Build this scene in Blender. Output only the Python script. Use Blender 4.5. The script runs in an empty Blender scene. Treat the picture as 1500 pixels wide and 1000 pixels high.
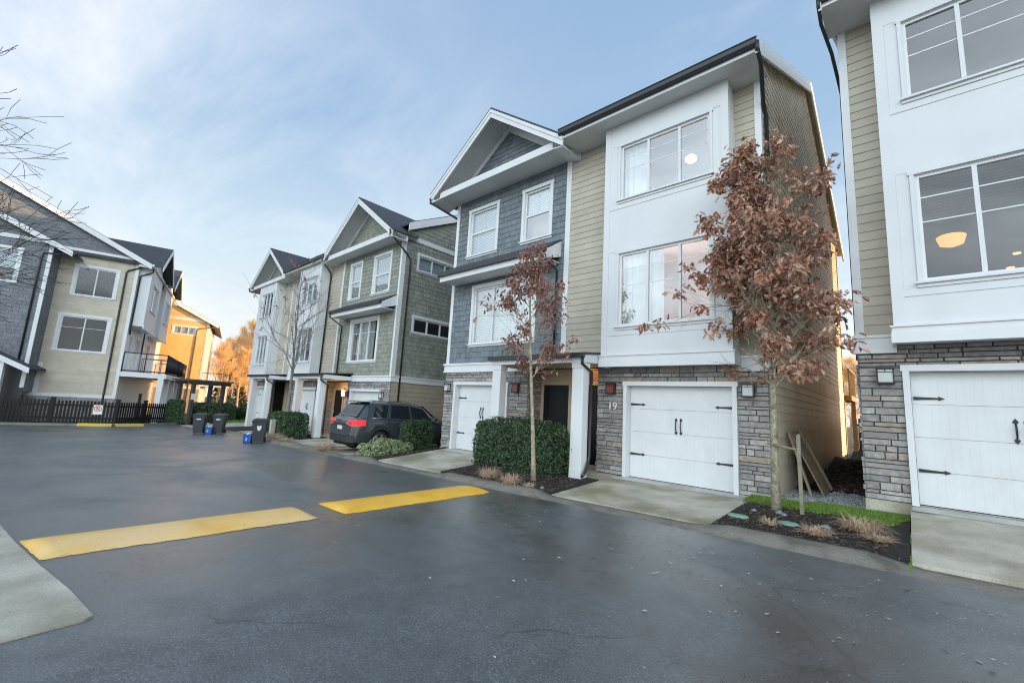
import bpy, bmesh, math, random
from mathutils import Vector, Matrix
R = math.radians
rnd = random.Random(7)
sc = bpy.context.scene
COL = sc.collection

# ------------------------------------------------------------------ camera
yaw, pit, rol = R(-42.56), R(8.52), R(3.2)
fwd = Vector((math.sin(yaw)*math.cos(pit), math.cos(yaw)*math.cos(pit), math.sin(pit)))
rt = Vector((math.cos(yaw), -math.sin(yaw), 0)); up = rt.cross(fwd)
r2 = math.cos(rol)*rt + math.sin(rol)*up; u2 = -math.sin(rol)*rt + math.cos(rol)*up
cam = bpy.data.cameras.new('camera'); co = bpy.data.objects.new('camera', cam); COL.objects.link(co)
cam.sensor_width = 36; cam.sensor_fit = 'HORIZONTAL'; cam.lens = 640/1500*36
cam.clip_start = .05; cam.clip_end = 3000
co.matrix_world = Matrix(((r2.x, u2.x, -fwd.x, 0), (r2.y, u2.y, -fwd.y, 0), (r2.z, u2.z, -fwd.z, 0), (0, 0, 0, 1)))
sc.camera = co

# ------------------------------------------------------------------ light
SUN_AZ, SUN_EL = R(41), R(4)
w = bpy.data.worlds.new('World'); sc.world = w; w.use_nodes = True
nt = w.node_tree; nt.nodes.clear()
def N_(nt, t, **k):
    n = nt.nodes.new(t)
    for a, b in k.items(): setattr(n, a, b)
    return n
def L_(nt, a, b): nt.links.new(a, b)
wo = N_(nt, 'ShaderNodeOutputWorld'); bg = N_(nt, 'ShaderNodeBackground'); L_(nt, bg.outputs[0], wo.inputs[0])
sky = N_(nt, 'ShaderNodeTexSky', sky_type='NISHITA', sun_disc=False, sun_elevation=SUN_EL, sun_rotation=SUN_AZ,
         altitude=50, air_density=1.0, dust_density=.6, ozone_density=1.5)
tc = N_(nt, 'ShaderNodeTexCoord'); sep = N_(nt, 'ShaderNodeSeparateXYZ'); L_(nt, tc.outputs['Generated'], sep.inputs[0])
def M_(nt, op, a, b=None, c=None, clamp=False):
    n = N_(nt, 'ShaderNodeMath', operation=op); n.use_clamp = clamp
    for i, v in enumerate((a, b, c)):
        if v is None: continue
        if isinstance(v, (int, float)): n.inputs[i].default_value = v
        else: L_(nt, v, n.inputs[i])
    return n.outputs[0]
def ramp(nt, fac, stops, interp='LINEAR'):
    n = N_(nt, 'ShaderNodeValToRGB'); n.color_ramp.interpolation = interp
    e = n.color_ramp.elements
    while len(e) > 1: e.remove(e[-1])
    for i, (p, c) in enumerate(stops):
        x = e[0] if i == 0 else e.new(p)
        x.position = p; x.color = (c, c, c, 1) if isinstance(c, (int, float)) else (*c, 1)
    L_(nt, fac, n.inputs[0]); return n.outputs[0]
def mixc(nt, f, a, b, mode='MIX'):
    n = N_(nt, 'ShaderNodeMix', data_type='RGBA', blend_type=mode)
    for s, v in ((n.inputs[0], f), (n.inputs[6], a), (n.inputs[7], b)):
        if isinstance(v, (int, float)): s.default_value = v
        elif isinstance(v, tuple): s.default_value = (*v, 1)
        else: L_(nt, v, s)
    return n.outputs[2]
zc = M_(nt, 'MAXIMUM', sep.outputs[2], 0.0)
den = M_(nt, 'ADD', zc, .22)
px_ = M_(nt, 'DIVIDE', sep.outputs[0], den); py_ = M_(nt, 'DIVIDE', sep.outputs[1], den)
cb = N_(nt, 'ShaderNodeCombineXYZ'); L_(nt, px_, cb.inputs[0]); L_(nt, py_, cb.inputs[1])
mp = N_(nt, 'ShaderNodeMapping'); mp.inputs['Rotation'].default_value = (0, 0, R(35)); mp.inputs['Scale'].default_value = (.8, 1.5, 1)
mp.inputs['Location'].default_value = (2.35, .35, 0)
L_(nt, cb.outputs[0], mp.inputs[0])
n1 = N_(nt, 'ShaderNodeTexNoise'); n1.inputs['Scale'].default_value = .9; n1.inputs['Detail'].default_value = 9; n1.inputs['Roughness'].default_value = .62; n1.inputs['Distortion'].default_value = .5
L_(nt, mp.outputs[0], n1.inputs['Vector'])
cm = ramp(nt, n1.outputs[0], [(.42, 0.0), (.58, .45), (.74, .95)])
# clear blue above, milky towards the horizon, warm-white on the sun's side
grad = ramp(nt, sep.outputs[2], [(0.0, (7.2, 6.9, 6.5)), (.10, (6.2, 6.5, 6.6)), (.28, (4.6, 5.6, 6.4)), (.52, (2.65, 3.85, 5.4)), (.85, (2.05, 3.15, 4.85))])
skyc = mixc(nt, .86, sky.outputs[0], grad)
side = ramp(nt, M_(nt, 'MULTIPLY_ADD', sep.outputs[0], .5, .5), [(.08, .95), (.17, .30), (.25, .10), (.33, .10), (.42, .8), (.6, .6)])
cl = mixc(nt, M_(nt, 'MULTIPLY', M_(nt, 'MULTIPLY', cm, side), .9), skyc, (6.5, 6.7, 7.1))
# added fill light: an unseen bright sky bank behind the camera brightens shaded facades
bk = M_(nt, 'MULTIPLY', ramp(nt, M_(nt, 'ADD', M_(nt, 'MULTIPLY_ADD', sep.outputs[1], -.43, .5), M_(nt, 'MULTIPLY', sep.outputs[0], .25)), [(.57, 0.0), (.80, 1.0)]), ramp(nt, sep.outputs[2], [(.0, .20), (.10, .40), (.24, 1.05), (.44, 1.0), (.68, .10)]))
bkn = M_(nt, 'MULTIPLY', bk, ramp(nt, n1.outputs[0], [(.38, .40), (.62, 1.0)]))
cl2 = mixc(nt, M_(nt, 'MULTIPLY', bkn, .95), cl, (25.0, 28.0, 29.6))
L_(nt, cl2, bg.inputs[0]); bg.inputs[1].default_value = .10
sl = bpy.data.lights.new('sun', 'SUN'); so = bpy.data.objects.new('sun', sl); COL.objects.link(so)
sl.energy = 5.0; sl.angle = R(.5); sl.color = (1, .60, .26)
sd = Vector((math.sin(SUN_AZ)*math.cos(SUN_EL), math.cos(SUN_AZ)*math.cos(SUN_EL), math.sin(SUN_EL)))
so.rotation_euler = sd.to_track_quat('Z', 'Y').to_euler()
sc.view_settings.view_transform = 'Standard'; sc.view_settings.look = 'None'
sc.view_settings.exposure = 0.72; sc.view_settings.gamma = 1
sc.cycles.max_bounces = 8; sc.cycles.transparent_max_bounces = 12
sc.cycles.use_denoising = True
sc.cycles.filter_width = 1.1
try: sc.cycles.denoiser = 'OPENIMAGEDENOISE'
except Exception: pass
sc.cycles.sample_clamp_indirect = 6

# ------------------------------------------------------------------ materials
def mat(name, col, rough=.6, var=.12, vscale=3.0, bump=0.0, bscale=40, metal=0, coat=0, island=0, spec=.5, stain=None, det=4, grain=0, gscale=55):
    m = bpy.data.materials.new(name); m.use_nodes = True; t = m.node_tree; b = t.nodes['Principled BSDF']
    b.inputs['Roughness'].default_value = rough; b.inputs['Metallic'].default_value = metal
    b.inputs['Coat Weight'].default_value = coat; b.inputs['Specular IOR Level'].default_value = spec
    tc = N_(t, 'ShaderNodeTexCoord')
    n = N_(t, 'ShaderNodeTexNoise'); n.inputs['Scale'].default_value = vscale; n.inputs['Detail'].default_value = det; n.inputs['Roughness'].default_value = .6
    L_(t, tc.outputs['Object'], n.inputs['Vector'])
    lo = tuple(max(0, c*(1-var*1.6)) for c in col); hi = tuple(min(1, c*(1+var*1.6)) for c in col)
    c = ramp(t, n.outputs[0], [(.28, lo), (.72, hi)])
    if stain:
        sn = N_(t, 'ShaderNodeTexNoise'); sn.inputs['Scale'].default_value = stain[2]; sn.inputs['Detail'].default_value = 6
        L_(t, tc.outputs['Object'], sn.inputs['Vector'])
        c = mixc(t, ramp(t, sn.outputs[0], [(stain[3], 0.0), (stain[3]+.22, stain[1])]), c, stain[0])
    if grain:
        gn = N_(t, 'ShaderNodeTexNoise'); gn.inputs['Scale'].default_value = gscale; gn.inputs['Detail'].default_value = 4; gn.inputs['Roughness'].default_value = .8
        L_(t, tc.outputs['Object'], gn.inputs['Vector']); c = mixc(t, 1.0, c, ramp(t, gn.outputs[0], [(.3, 1-grain), (.7, 1+grain)]), 'MULTIPLY')
    if island:
        g = N_(t, 'ShaderNodeNewGeometry')
        k = ramp(t, g.outputs['Random Per Island'], [(0, 1-island), (1, 1+island)])
        c = mixc(t, 1.0, c, k, 'MULTIPLY')
    L_(t, c, b.inputs['Base Color'])
    if bump:
        n2 = N_(t, 'ShaderNodeTexNoise'); n2.inputs['Scale'].default_value = bscale; n2.inputs['Detail'].default_value = 5
        L_(t, tc.outputs['Object'], n2.inputs['Vector'])
        bp = N_(t, 'ShaderNodeBump'); bp.inputs['Strength'].default_value = bump; bp.inputs['Distance'].default_value = .01
        L_(t, n2.outputs[0], bp.inputs['Height']); L_(t, bp.outputs[0], b.inputs['Normal'])
    return m
def mat_island(name, cols, rough=.7, bump=.3, bscale=60, var=.25, vscale=25, trans=0):
    """each loose piece of the mesh takes a colour of its own from a list"""
    m = bpy.data.materials.new(name); m.use_nodes = True; t = m.node_tree; b = t.nodes['Principled BSDF']
    b.inputs['Roughness'].default_value = rough
    g = N_(t, 'ShaderNodeNewGeometry')
    k = len(cols)
    c = ramp(t, g.outputs['Random Per Island'], [(i/k, x) for i, x in enumerate(cols)], 'CONSTANT')
    tc = N_(t, 'ShaderNodeTexCoord'); n = N_(t, 'ShaderNodeTexNoise'); n.inputs['Scale'].default_value = vscale; n.inputs['Detail'].default_value = 5
    L_(t, tc.outputs['Object'], n.inputs['Vector'])
    c = mixc(t, 1.0, c, ramp(t, n.outputs[0], [(.25, 1-var*1.5), (.75, 1+var*1.5)]), 'MULTIPLY')
    L_(t, c, b.inputs['Base Color'])
    if bump:
        bp = N_(t, 'ShaderNodeBump'); bp.inputs['Strength'].default_value = bump; bp.inputs['Distance'].default_value = .01
        n2 = N_(t, 'ShaderNodeTexNoise'); n2.inputs['Scale'].default_value = bscale; n2.inputs['Detail'].default_value = 5
        L_(t, tc.outputs['Object'], n2.inputs['Vector']); L_(t, n2.outputs[0], bp.inputs['Height']); L_(t, bp.outputs[0], b.inputs['Normal'])
    if trans:
        tr = N_(t, 'ShaderNodeBsdfTranslucent'); L_(t, c, tr.inputs[0]); mx = N_(t, 'ShaderNodeMixShader'); mx.inputs[0].default_value = trans
        L_(t, b.outputs[0], mx.inputs[1]); L_(t, tr.outputs[0], mx.inputs[2]); L_(t, mx.outputs[0], t.nodes['Material Output'].inputs[0])
    return m
def emis(name, col, s):
    m = bpy.data.materials.new(name); m.use_nodes = True; b = m.node_tree.nodes['Principled BSDF']
    b.inputs['Base Color'].default_value = (*col, 1); b.inputs['Emission Color'].default_value = (*col, 1); b.inputs['Emission Strength'].default_value = s
    return m
def glass(name, tint=(.9, .95, .95), f0=.10):
    m = bpy.data.materials.new(name); m.use_nodes = True; t = m.node_tree; t.nodes.clear()
    o = N_(t, 'ShaderNodeOutputMaterial'); mx = N_(t, 'ShaderNodeMixShader'); tr = N_(t, 'ShaderNodeBsdfTransparent'); gl = N_(t, 'ShaderNodeBsdfGlossy')
    tr.inputs[0].default_value = (*tint, 1); gl.inputs['Roughness'].default_value = .012; gl.inputs[0].default_value = (.95, .97, 1, 1)
    lw = N_(t, 'ShaderNodeLayerWeight'); lw.inputs[0].default_value = .35
    f = M_(t, 'MULTIPLY_ADD', lw.outputs['Facing'], .75, f0, clamp=True)
    tc = N_(t, 'ShaderNodeTexCoord'); n = N_(t, 'ShaderNodeTexNoise'); n.inputs['Scale'].default_value = 1.3; L_(t, tc.outputs['Object'], n.inputs['Vector'])
    bp = N_(t, 'ShaderNodeBump'); bp.inputs['Strength'].default_value = .12; bp.inputs['Distance'].default_value = .02; L_(t, n.outputs[0], bp.inputs['Height']); L_(t, bp.outputs[0], gl.inputs['Normal'])
    L_(t, f, mx.inputs[0]); L_(t, tr.outputs[0], mx.inputs[1]); L_(t, gl.outputs[0], mx.inputs[2]); L_(t, mx.outputs[0], o.inputs[0])
    return m

MT = {}
MT['white'] = mat('white_paint', (.70, .715, .72), .5, .03, 1.5, .03, 60)
MT['whitepanel'] = mat('white_panel_paint', (.67, .69, .70), .5, .025, .8, .04, 30, stain=((.57, .59, .59), .25, 1.7, .50), det=7)
MT['garage'] = mat('garage_door_paint', (.70, .72, .725), .40, .03, 1.2, .03, 20, stain=((.52, .53, .51), .28, 2.3, .50), det=7)
MT['soffit'] = mat('soffit_vinyl', (.62, .63, .62), .55, .04, 2)
MT['beige'] = mat('beige_fibre_cement', (.47, .43, .345), .62, .06, 2.2, .12, 90, island=.05)
MT['warmbeige'] = mat('warm_beige_fibre_cement', (.54, .485, .38), .6, .06, 2.2, .12, 90, island=.07)
MT['tan'] = mat('tan_fibre_cement', (.40, .34, .25), .62, .06, 2.2, .12, 90, island=.05)
MT['litbeige'] = mat('painted_lit_side_beige', (.72, .65, .52), .42, .1, 1.2, .12, 90, island=.06)  # same beige painted lighter to brighten the shaded side walls
MT['blue'] = mat('slate_blue_shingle', (.155, .185, .205), .66, .1, 5, .2, 70, island=.16)
MT['green'] = mat('sage_green_shingle', (.258, .270, .226), .66, .1, 5, .2, 70, island=.14)
MT['grey'] = mat('grey_blue_shingle', (.165, .18, .20), .66, .1, 5, .2, 70, island=.14)
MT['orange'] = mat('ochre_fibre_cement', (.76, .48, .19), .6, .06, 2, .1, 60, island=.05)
MT['dark'] = mat('charcoal_metal', (.022, .025, .029), .38, .1, 3)
MT['backing'] = mat('building_paper', (.03, .03, .03), .9, .05)
MT['roof'] = mat('asphalt_shingle', (.055, .060, .070), .85, .2, 6, .6, 45)
MT['brownroof'] = mat('brown_asphalt_shingle', (.17, .10, .07), .85, .2, 6, .5, 45)
MT['black'] = mat('black_paint', (.007, .007, .008), .5, .1, spec=.25)
MT['iron'] = mat('black_iron', (.015, .015, .016), .45, .1)
MT['stone'] = mat_island('ledger_stone', [(.285, .27, .26), (.355, .335, .315), (.22, .21, .21), (.315, .295, .275), (.39, .375, .355), (.35, .29, .235), (.26, .245, .235), (.33, .32, .31), (.29, .265, .24), (.40, .38, .35), (.30, .285, .275), (.25, .245, .245)], .8, .7, 35, .22, 14)
MT['grout'] = mat('dark_mortar', (.06, .06, .06), .9)
MT['concrete'] = mat('driveway_concrete', (.48, .445, .365), .75, .18, 1.6, .3, 90, stain=((.215, .20, .11), .88, 1.1, .43), det=8, grain=.22)
MT['kerbc'] = mat('kerb_concrete', (.235, .215, .18), .8, .26, 2.6, .6, 50, stain=((.075, .072, .058), .85, 2.6, .46), det=8, grain=.35)
MT['walk'] = mat('sidewalk_concrete', (.52, .485, .405), .75, .14, 1.1, .3, 90, stain=((.26, .235, .165), .75, 1.3, .44), det=8, grain=.22)
MT['soil'] = mat('dark_soil', (.02, .017, .015), .95, .4, 14, .9, 30)
MT['mulch'] = mat_island('bark_mulch', [(.024, .017, .014), (.045, .031, .025), (.016, .012, .010), (.030, .022, .018), (.11, .08, .06), (.022, .016, .013)], .85, .3)
MT['gravel'] = mat_island('grey_gravel', [(.32, .35, .37), (.45, .48, .50), (.20, .225, .24), (.38, .41, .43)], .8, .2)
MT['earth'] = mat('earth', (.07, .065, .045), .95, .3, .6, .4, 8)
MT['grass'] = mat_island('lawn_grass', [(.12, .25, .03), (.18, .32, .04), (.085, .19, .022), (.25, .35, .07)], .6, 0)
MT['dryg'] = mat_island('dry_sedge', [(.56, .41, .28), (.68, .54, .38), (.42, .29, .20), (.60, .43, .31)], .8, 0, trans=.2)
MT['hedge'] = mat_island('laurel_leaf', [(.028, .065, .022), (.042, .09, .03), (.02, .046, .018), (.065, .12, .045)], .42, 0, var=.2)
MT['conif'] = mat_island('cedar_needle', [(.06, .085, .03), (.08, .105, .04), (.045, .065, .025)], .6, 0)
MT['varieg'] = mat_island('variegated_leaf', [(.30, .34, .17), (.14, .21, .09), (.44, .47, .27), (.24, .29, .13)], .55, 0)
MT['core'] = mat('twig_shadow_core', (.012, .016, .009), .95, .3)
MT['oak'] = mat_island('dry_oak_leaf', [(.42, .21, .14), (.52, .29, .20), (.27, .13, .09), (.64, .45, .34), (.46, .22, .135), (.57, .38, .28)], .6, 0, trans=.22)
MT['redleaf'] = mat_island('dry_maple_leaf', [(.28, .125, .10), (.36, .175, .135), (.20, .09, .075), (.44, .26, .205)], .6, 0, trans=.22)
MT['bark'] = mat('grey_bark', (.33, .30, .22), .85, .3, 18, .9, 60, stain=((.10, .10, .045), .9, 7, .48), grain=.3)
MT['bark2'] = mat('pale_bark', (.36, .30, .22), .8, .3, 14, .6, 60, stain=((.22, .2, .1), .6, 6, .5))
MT['barkdark'] = mat('dark_bark', (.055, .048, .045), .85, .3, 14, .4, 60)
MT['barkgrey'] = mat('light_grey_bark', (.20, .18, .16), .85, .3, 14, .4, 60)
MT['birchbark'] = mat('alder_bark', (.42, .36, .28), .8, .25, 4, .4, 30)
MT['gold'] = mat_island('sun_gilded_twig', [(.82, .58, .28), (.90, .70, .40), (.68, .45, .20), (.88, .68, .42)], .8, 0, trans=.35)  # reddish brown twigs with the golden sunlight put into their colours
MT['wood'] = mat('weathered_board', (.30, .235, .165), .75, .15, 5, .3, 40)
MT['stakew'] = mat('weathered_stake', (.25, .22, .165), .8, .2, 8, .3, 40)
MT['cedar'] = mat('stained_cedar', (.33, .15, .05), .55, .15, 4)
MT['binp'] = mat('bin_plastic', (.032, .038, .044), .5, .1, 4)
MT['bluep'] = mat('blue_plastic', (.015, .10, .42), .45, .08, 4)
MT['whitep'] = mat('white_bag_plastic', (.6, .62, .65), .4, .08, 8)
MT['lidg'] = mat('green_valve_lid', (.20, .33, .27), .6, .1, 8)
MT['marker'] = mat('pale_marker_post', (.45, .42, .36), .7, .12, 8)
MT['curtain'] = mat('sheer_curtain', (.56, .57, .56), .8, .03, 3)
MT['blind'] = mat('white_blind', (.60, .64, .66), .6, .04, 3)
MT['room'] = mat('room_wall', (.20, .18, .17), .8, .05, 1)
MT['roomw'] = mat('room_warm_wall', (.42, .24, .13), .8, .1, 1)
MT['glass'] = glass('window_glass', f0=.13)
MT['darkglass'] = glass('dark_window_glass', (.80, .86, .88), .04)
MT['clearglass'] = glass('balcony_glass', (.93, .96, .96), .06)
MT['lampon'] = emis('lamp_glow', (1, .62, .28), 9)
MT['pendant'] = emis('pendant_glow', (1, .38, .10), .9)
MT['pendantw'] = emis('ceiling_lamp_glow', (1, .46, .15), 1.1)
MT['frost'] = mat('frosted_lamp_glass', (.55, .58, .56), .25, .03, 4)
MT['redreflection'] = mat('lamp_glass_painted_reflection', (.20, .06, .045), .2, .2, 10)  # reddish reflection on the lamp put into the glass colour
MT['num'] = mat('pale_numeral', (.72, .72, .70), .4, .03)
MT['suv'] = mat('graphite_car_paint', (.046, .054, .062), .22, .05, 3, coat=.9)
MT['tyre'] = mat('tyre_rubber', (.014, .014, .015), .75, .1, 20)
MT['blkplastic'] = mat('black_trim_plastic', (.022, .023, .025), .5, .1, 8)
MT['alloy'] = mat('alloy_rim', (.55, .56, .57), .3, .05, 3, metal=.85)
MT['chrome'] = mat('chrome_trim', (.65, .66, .68), .15, .03, 3, metal=1)
MT['carglass'] = mat('tinted_car_glass', (.012, .016, .018), .04, .1, 2, spec=.9)
MT['taillamp'] = emis('tail_lamp_red', (.75, .02, .02), .55)
MT['plate'] = mat('plate_white', (.6, .62, .62), .4, .03)
MT['yellow'] = mat('road_yellow_paint', (.92, .49, .03), .55, .08, 2.5, .35, 120, stain=((.90, .55, .12), .6, 1.4, .45), det=8, grain=.12)
MT['yellowworn'] = mat('worn_yellow_paint', (.88, .52, .13), .6, .10, 2.0, .35, 120, stain=((.86, .60, .30), .85, .9, .40), det=8, grain=.12)
MT['yellowc'] = mat('kerb_yellow_paint', (.62, .46, .05), .6, .15, 5, .2, 60)
MT['signw'] = mat('sign_white', (.74, .75, .74), .4, .02)
MT['signr'] = mat('sign_red', (.55, .03, .03), .4, .05)
MT['litter'] = mat_island('pale_leaf_litter', [(.42, .42, .40), (.30, .28, .24), (.55, .54, .50), (.2, .17, .13)], .7, 0)

# wet asphalt: dark aggregate with large damp patches
def worn_paint(m):
    t = m.node_tree; b = t.nodes['Principled BSDF']; src = b.inputs['Base Color'].links[0].from_socket
    tc = N_(t, 'ShaderNodeTexCoord'); n = N_(t, 'ShaderNodeTexNoise'); n.inputs['Scale'].default_value = 16; n.inputs['Detail'].default_value = 8; n.inputs['Roughness'].default_value = .75
    L_(t, tc.outputs['Object'], n.inputs['Vector']); c = mixc(t, ramp(t, n.outputs[0], [(.60, 0.0), (.70, .85)]), src, (.12, .10, .06)); L_(t, c, b.inputs['Base Color'])
worn_paint(MT['yellow']); worn_paint(MT['yellowworn'])
def asphalt():
    m = bpy.data.materials.new('wet_asphalt'); m.use_nodes = True; t = m.node_tree; b = t.nodes['Principled BSDF']
    tc = N_(t, 'ShaderNodeTexCoord')
    def noise(s, d=6, r=.6, dist=0, vec=None):
        n = N_(t, 'ShaderNodeTexNoise'); n.inputs['Scale'].default_value = s; n.inputs['Detail'].default_value = d; n.inputs['Roughness'].default_value = r; n.inputs['Distortion'].default_value = dist
        L_(t, vec or tc.outputs['Object'], n.inputs['Vector']); return n.outputs[0]
    big = noise(.33, 7, .6, .6); mid = noise(3.5, 8, .75); fine = noise(75, 4, .8); agg = noise(120, 3, .8)
    c = ramp(t, fine, [(.32, (.030, .035, .037)), (.52, (.076, .086, .09)), (.66, (.21, .225, .23))])
    c = mixc(t, 1.0, c, ramp(t, big, [(.38, .50), (.50, 1.08), (.66, 1.2)]), 'MULTIPLY')
    c = mixc(t, 1.0, c, ramp(t, mid, [(.3, .70), (.7, 1.26)]), 'MULTIPLY')
    v = N_(t, 'ShaderNodeTexVoronoi'); v.inputs['Scale'].default_value = 30; L_(t, tc.outputs['Object'], v.inputs['Vector'])
    c = mixc(t, ramp(t, v.outputs['Distance'], [(.0, .6), (.14, 0.0)]), c, (.24, .24, .235))
    # a few hairline cracks
    wv = N_(t, 'ShaderNodeVectorMath', operation='MULTIPLY_ADD'); wn = N_(t, 'ShaderNodeTexNoise'); wn.inputs['Scale'].default_value = 1.1; wn.inputs['Detail'].default_value = 7
    L_(t, tc.outputs['Object'], wn.inputs['Vector']); L_(t, wn.outputs['Color'], wv.inputs[0]); wv.inputs[1].default_value = (.9, .9, .9); L_(t, tc.outputs['Object'], wv.inputs[2])
    ck = N_(t, 'ShaderNodeTexVoronoi', feature='DISTANCE_TO_EDGE'); ck.inputs['Scale'].default_value = .22; L_(t, wv.outputs[0], ck.inputs['Vector'])
    c = mixc(t, M_(t, 'MULTIPLY', ramp(t, ck.outputs['Distance'], [(.0, .75), (.0022, 0.0)]), ramp(t, noise(.7, 3), [(.48, 0.0), (.56, 1.0)])), c, (.012, .013, .014))
    L_(t, c, b.inputs['Base Color'])
    ro = M_(t, 'ADD', ramp(t, big, [(.36, .20), (.50, .34), (.66, .48)]), M_(t, 'MULTIPLY', fine, .08))
    L_(t, ro, b.inputs['Roughness']); b.inputs['Specular IOR Level'].default_value = .62
    L_(t, ramp(t, big, [(.44, 1.0), (.66, .20)]), b.inputs['Coat Weight']); b.inputs['Coat Roughness'].default_value = .44; b.inputs['Coat IOR'].default_value = 1.6
    bp = N_(t, 'ShaderNodeBump'); bp.inputs['Strength'].default_value = .45; bp.inputs['Distance'].default_value = .004
    L_(t, M_(t, 'ADD', agg, M_(t, 'MULTIPLY', fine, 1.0)), bp.inputs['Height']); L_(t, bp.outputs[0], b.inputs['Normal'])
    return m
MT['asphalt'] = asphalt()

# ------------------------------------------------------------------ object helpers
def tag(o, label=None, cat=None, group=None, kind=None):
    if label: o['label'] = label
    if cat: o['category'] = cat
    if group: o['group'] = group
    if kind: o['kind'] = kind
    return o
ORG = {}
def thing(name, loc, label, cat, group=None, rz=0, local=False):
    o = bpy.data.objects.new(name, None); COL.objects.link(o); o.location = loc; o.rotation_euler = (0, 0, rz)
    o.empty_display_size = .3; tag(o, label, cat, group); ORG[o] = Vector((0, 0, 0)) if rz or local else Vector(loc); return o
class MB:
    def __init__(s): s.v = []; s.f = []; s.sm = []
    def face(s, pts, smooth=False):
        n = len(s.v); s.v.extend([tuple(p) for p in pts]); s.f.append(tuple(range(n, n+len(pts)))); s.sm.append(smooth)
    def hexa(s, p):   # 8 corners: 0-3 bottom ccw, 4-7 top
        n = len(s.v); s.v.extend([tuple(q) for q in p])
        for f in ((0, 3, 2, 1), (4, 5, 6, 7), (0, 1, 5, 4), (1, 2, 6, 5), (2, 3, 7, 6), (3, 0, 4, 7)):
            s.f.append(tuple(n+i for i in f)); s.sm.append(False)
    def bar(s, x0, x1, y0, y1, z0, z1):
        s.hexa([(x0, y0, z0), (x1, y0, z0), (x1, y1, z0), (x0, y1, z0), (x0, y0, z1), (x1, y0, z1), (x1, y1, z1), (x0, y1, z1)])
    def box(s, W, u0, u1, z0, z1, d0, d1):
        P = W.P
        s.hexa([P(u0, z0, d1), P(u1, z0, d1), P(u1, z0, d0), P(u0, z0, d0), P(u0, z1, d1), P(u1, z1, d1), P(u1, z1, d0), P(u0, z1, d0)])
    def prism(s, W, uz, d0, d1):  # polygon in wall plane extruded d0..d1
        n = len(uz); b = len(s.v)
        s.v.extend([tuple(W.P(u, z, d0)) for u, z in uz]); s.v.extend([tuple(W.P(u, z, d1)) for u, z in uz])
        s.f.append(tuple(range(b+n-1, b-1, -1))); s.f.append(tuple(range(b+n, b+2*n))); s.sm += [False, False]
        for i in range(n):
            j = (i+1) % n; s.f.append((b+i, b+j, b+n+j, b+n+i)); s.sm.append(False)
    def tube(s, pts, rad, n=6, cap=True, smooth=True):
        pts = [Vector(p) for p in pts]; rings = []; ref = None
        for i, p in enumerate(pts):
            t = (pts[min(i+1, len(pts)-1)] - pts[max(i-1, 0)])
            if t.length < 1e-7: t = Vector((0, 0, 1))
            t.normalize()
            if ref is None: ref = t.orthogonal().normalized()
            ref = (ref - t*ref.dot(t))
            if ref.length < 1e-5: ref = t.orthogonal()
            ref.normalize(); b = t.cross(ref); r = rad[i] if isinstance(rad, (list, tuple)) else rad
            k = len(s.v); rings.append(k)
            for a in range(n):
                an = 2*math.pi*a/n; s.v.append(tuple(p + (ref*math.cos(an)+b*math.sin(an))*r))
        for i in range(len(rings)-1):
            for a in range(n):
                c = (a+1) % n; s.f.append((rings[i]+a, rings[i]+c, rings[i+1]+c, rings[i+1]+a)); s.sm.append(smooth)
        if cap:
            s.f.append(tuple(rings[0]+a for a in reversed(range(n)))); s.f.append(tuple(rings[-1]+a for a in range(n))); s.sm += [False, False]
    def build(s, name, m, parent=None, bevel=0, label=None):
        o = ORG.get(parent, Vector((0, 0, 0)))
        me = bpy.data.meshes.new(name); me.from_pydata([(v[0]-o.x, v[1]-o.y, v[2]-o.z) for v in s.v], [], s.f)
        me.polygons.foreach_set('use_smooth', s.sm); me.update(); me.materials.append(m if not isinstance(m, str) else MT[m])
        ob = bpy.data.objects.new(name, me); COL.objects.link(ob)
        if parent is not None: ob.parent = parent; ORG[ob] = o
        else: ORG[ob] = Vector((0, 0, 0))
        if bevel:
            b = ob.modifiers.new('bevel', 'BEVEL'); b.width = bevel; b.segments = 2; b.limit_method = 'ANGLE'
        if label: ob['label'] = label
        return ob
class Wall:
    def __init__(s, O, U, N): s.O = Vector(O); s.U = Vector(U).normalized(); s.N = Vector(N).normalized()
    def P(s, u, z, d): q = s.O + s.U*u + s.N*d; return (q.x, q.y, q.z+z)
def copy_tree(o, parent=None):
    c = o.copy(); COL.objects.link(c); c.parent = parent
    for ch in list(o.children): copy_tree(ch, c)
    return c
def top(mb, name, m, label, cat, group=None, loc=None, bevel=0):
    """a one-mesh top-level thing with its origin at its own place"""
    if loc is None:
        n = len(mb.v); loc = (sum(v[0] for v in mb.v)/n, sum(v[1] for v in mb.v)/n, min(v[2] for v in mb.v))
    mb.v = [(v[0]-loc[0], v[1]-loc[1], v[2]-loc[2]) for v in mb.v]
    ob = mb.build(name, m, None, bevel); ob.location = loc; tag(ob, label, cat, group); return ob

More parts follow.
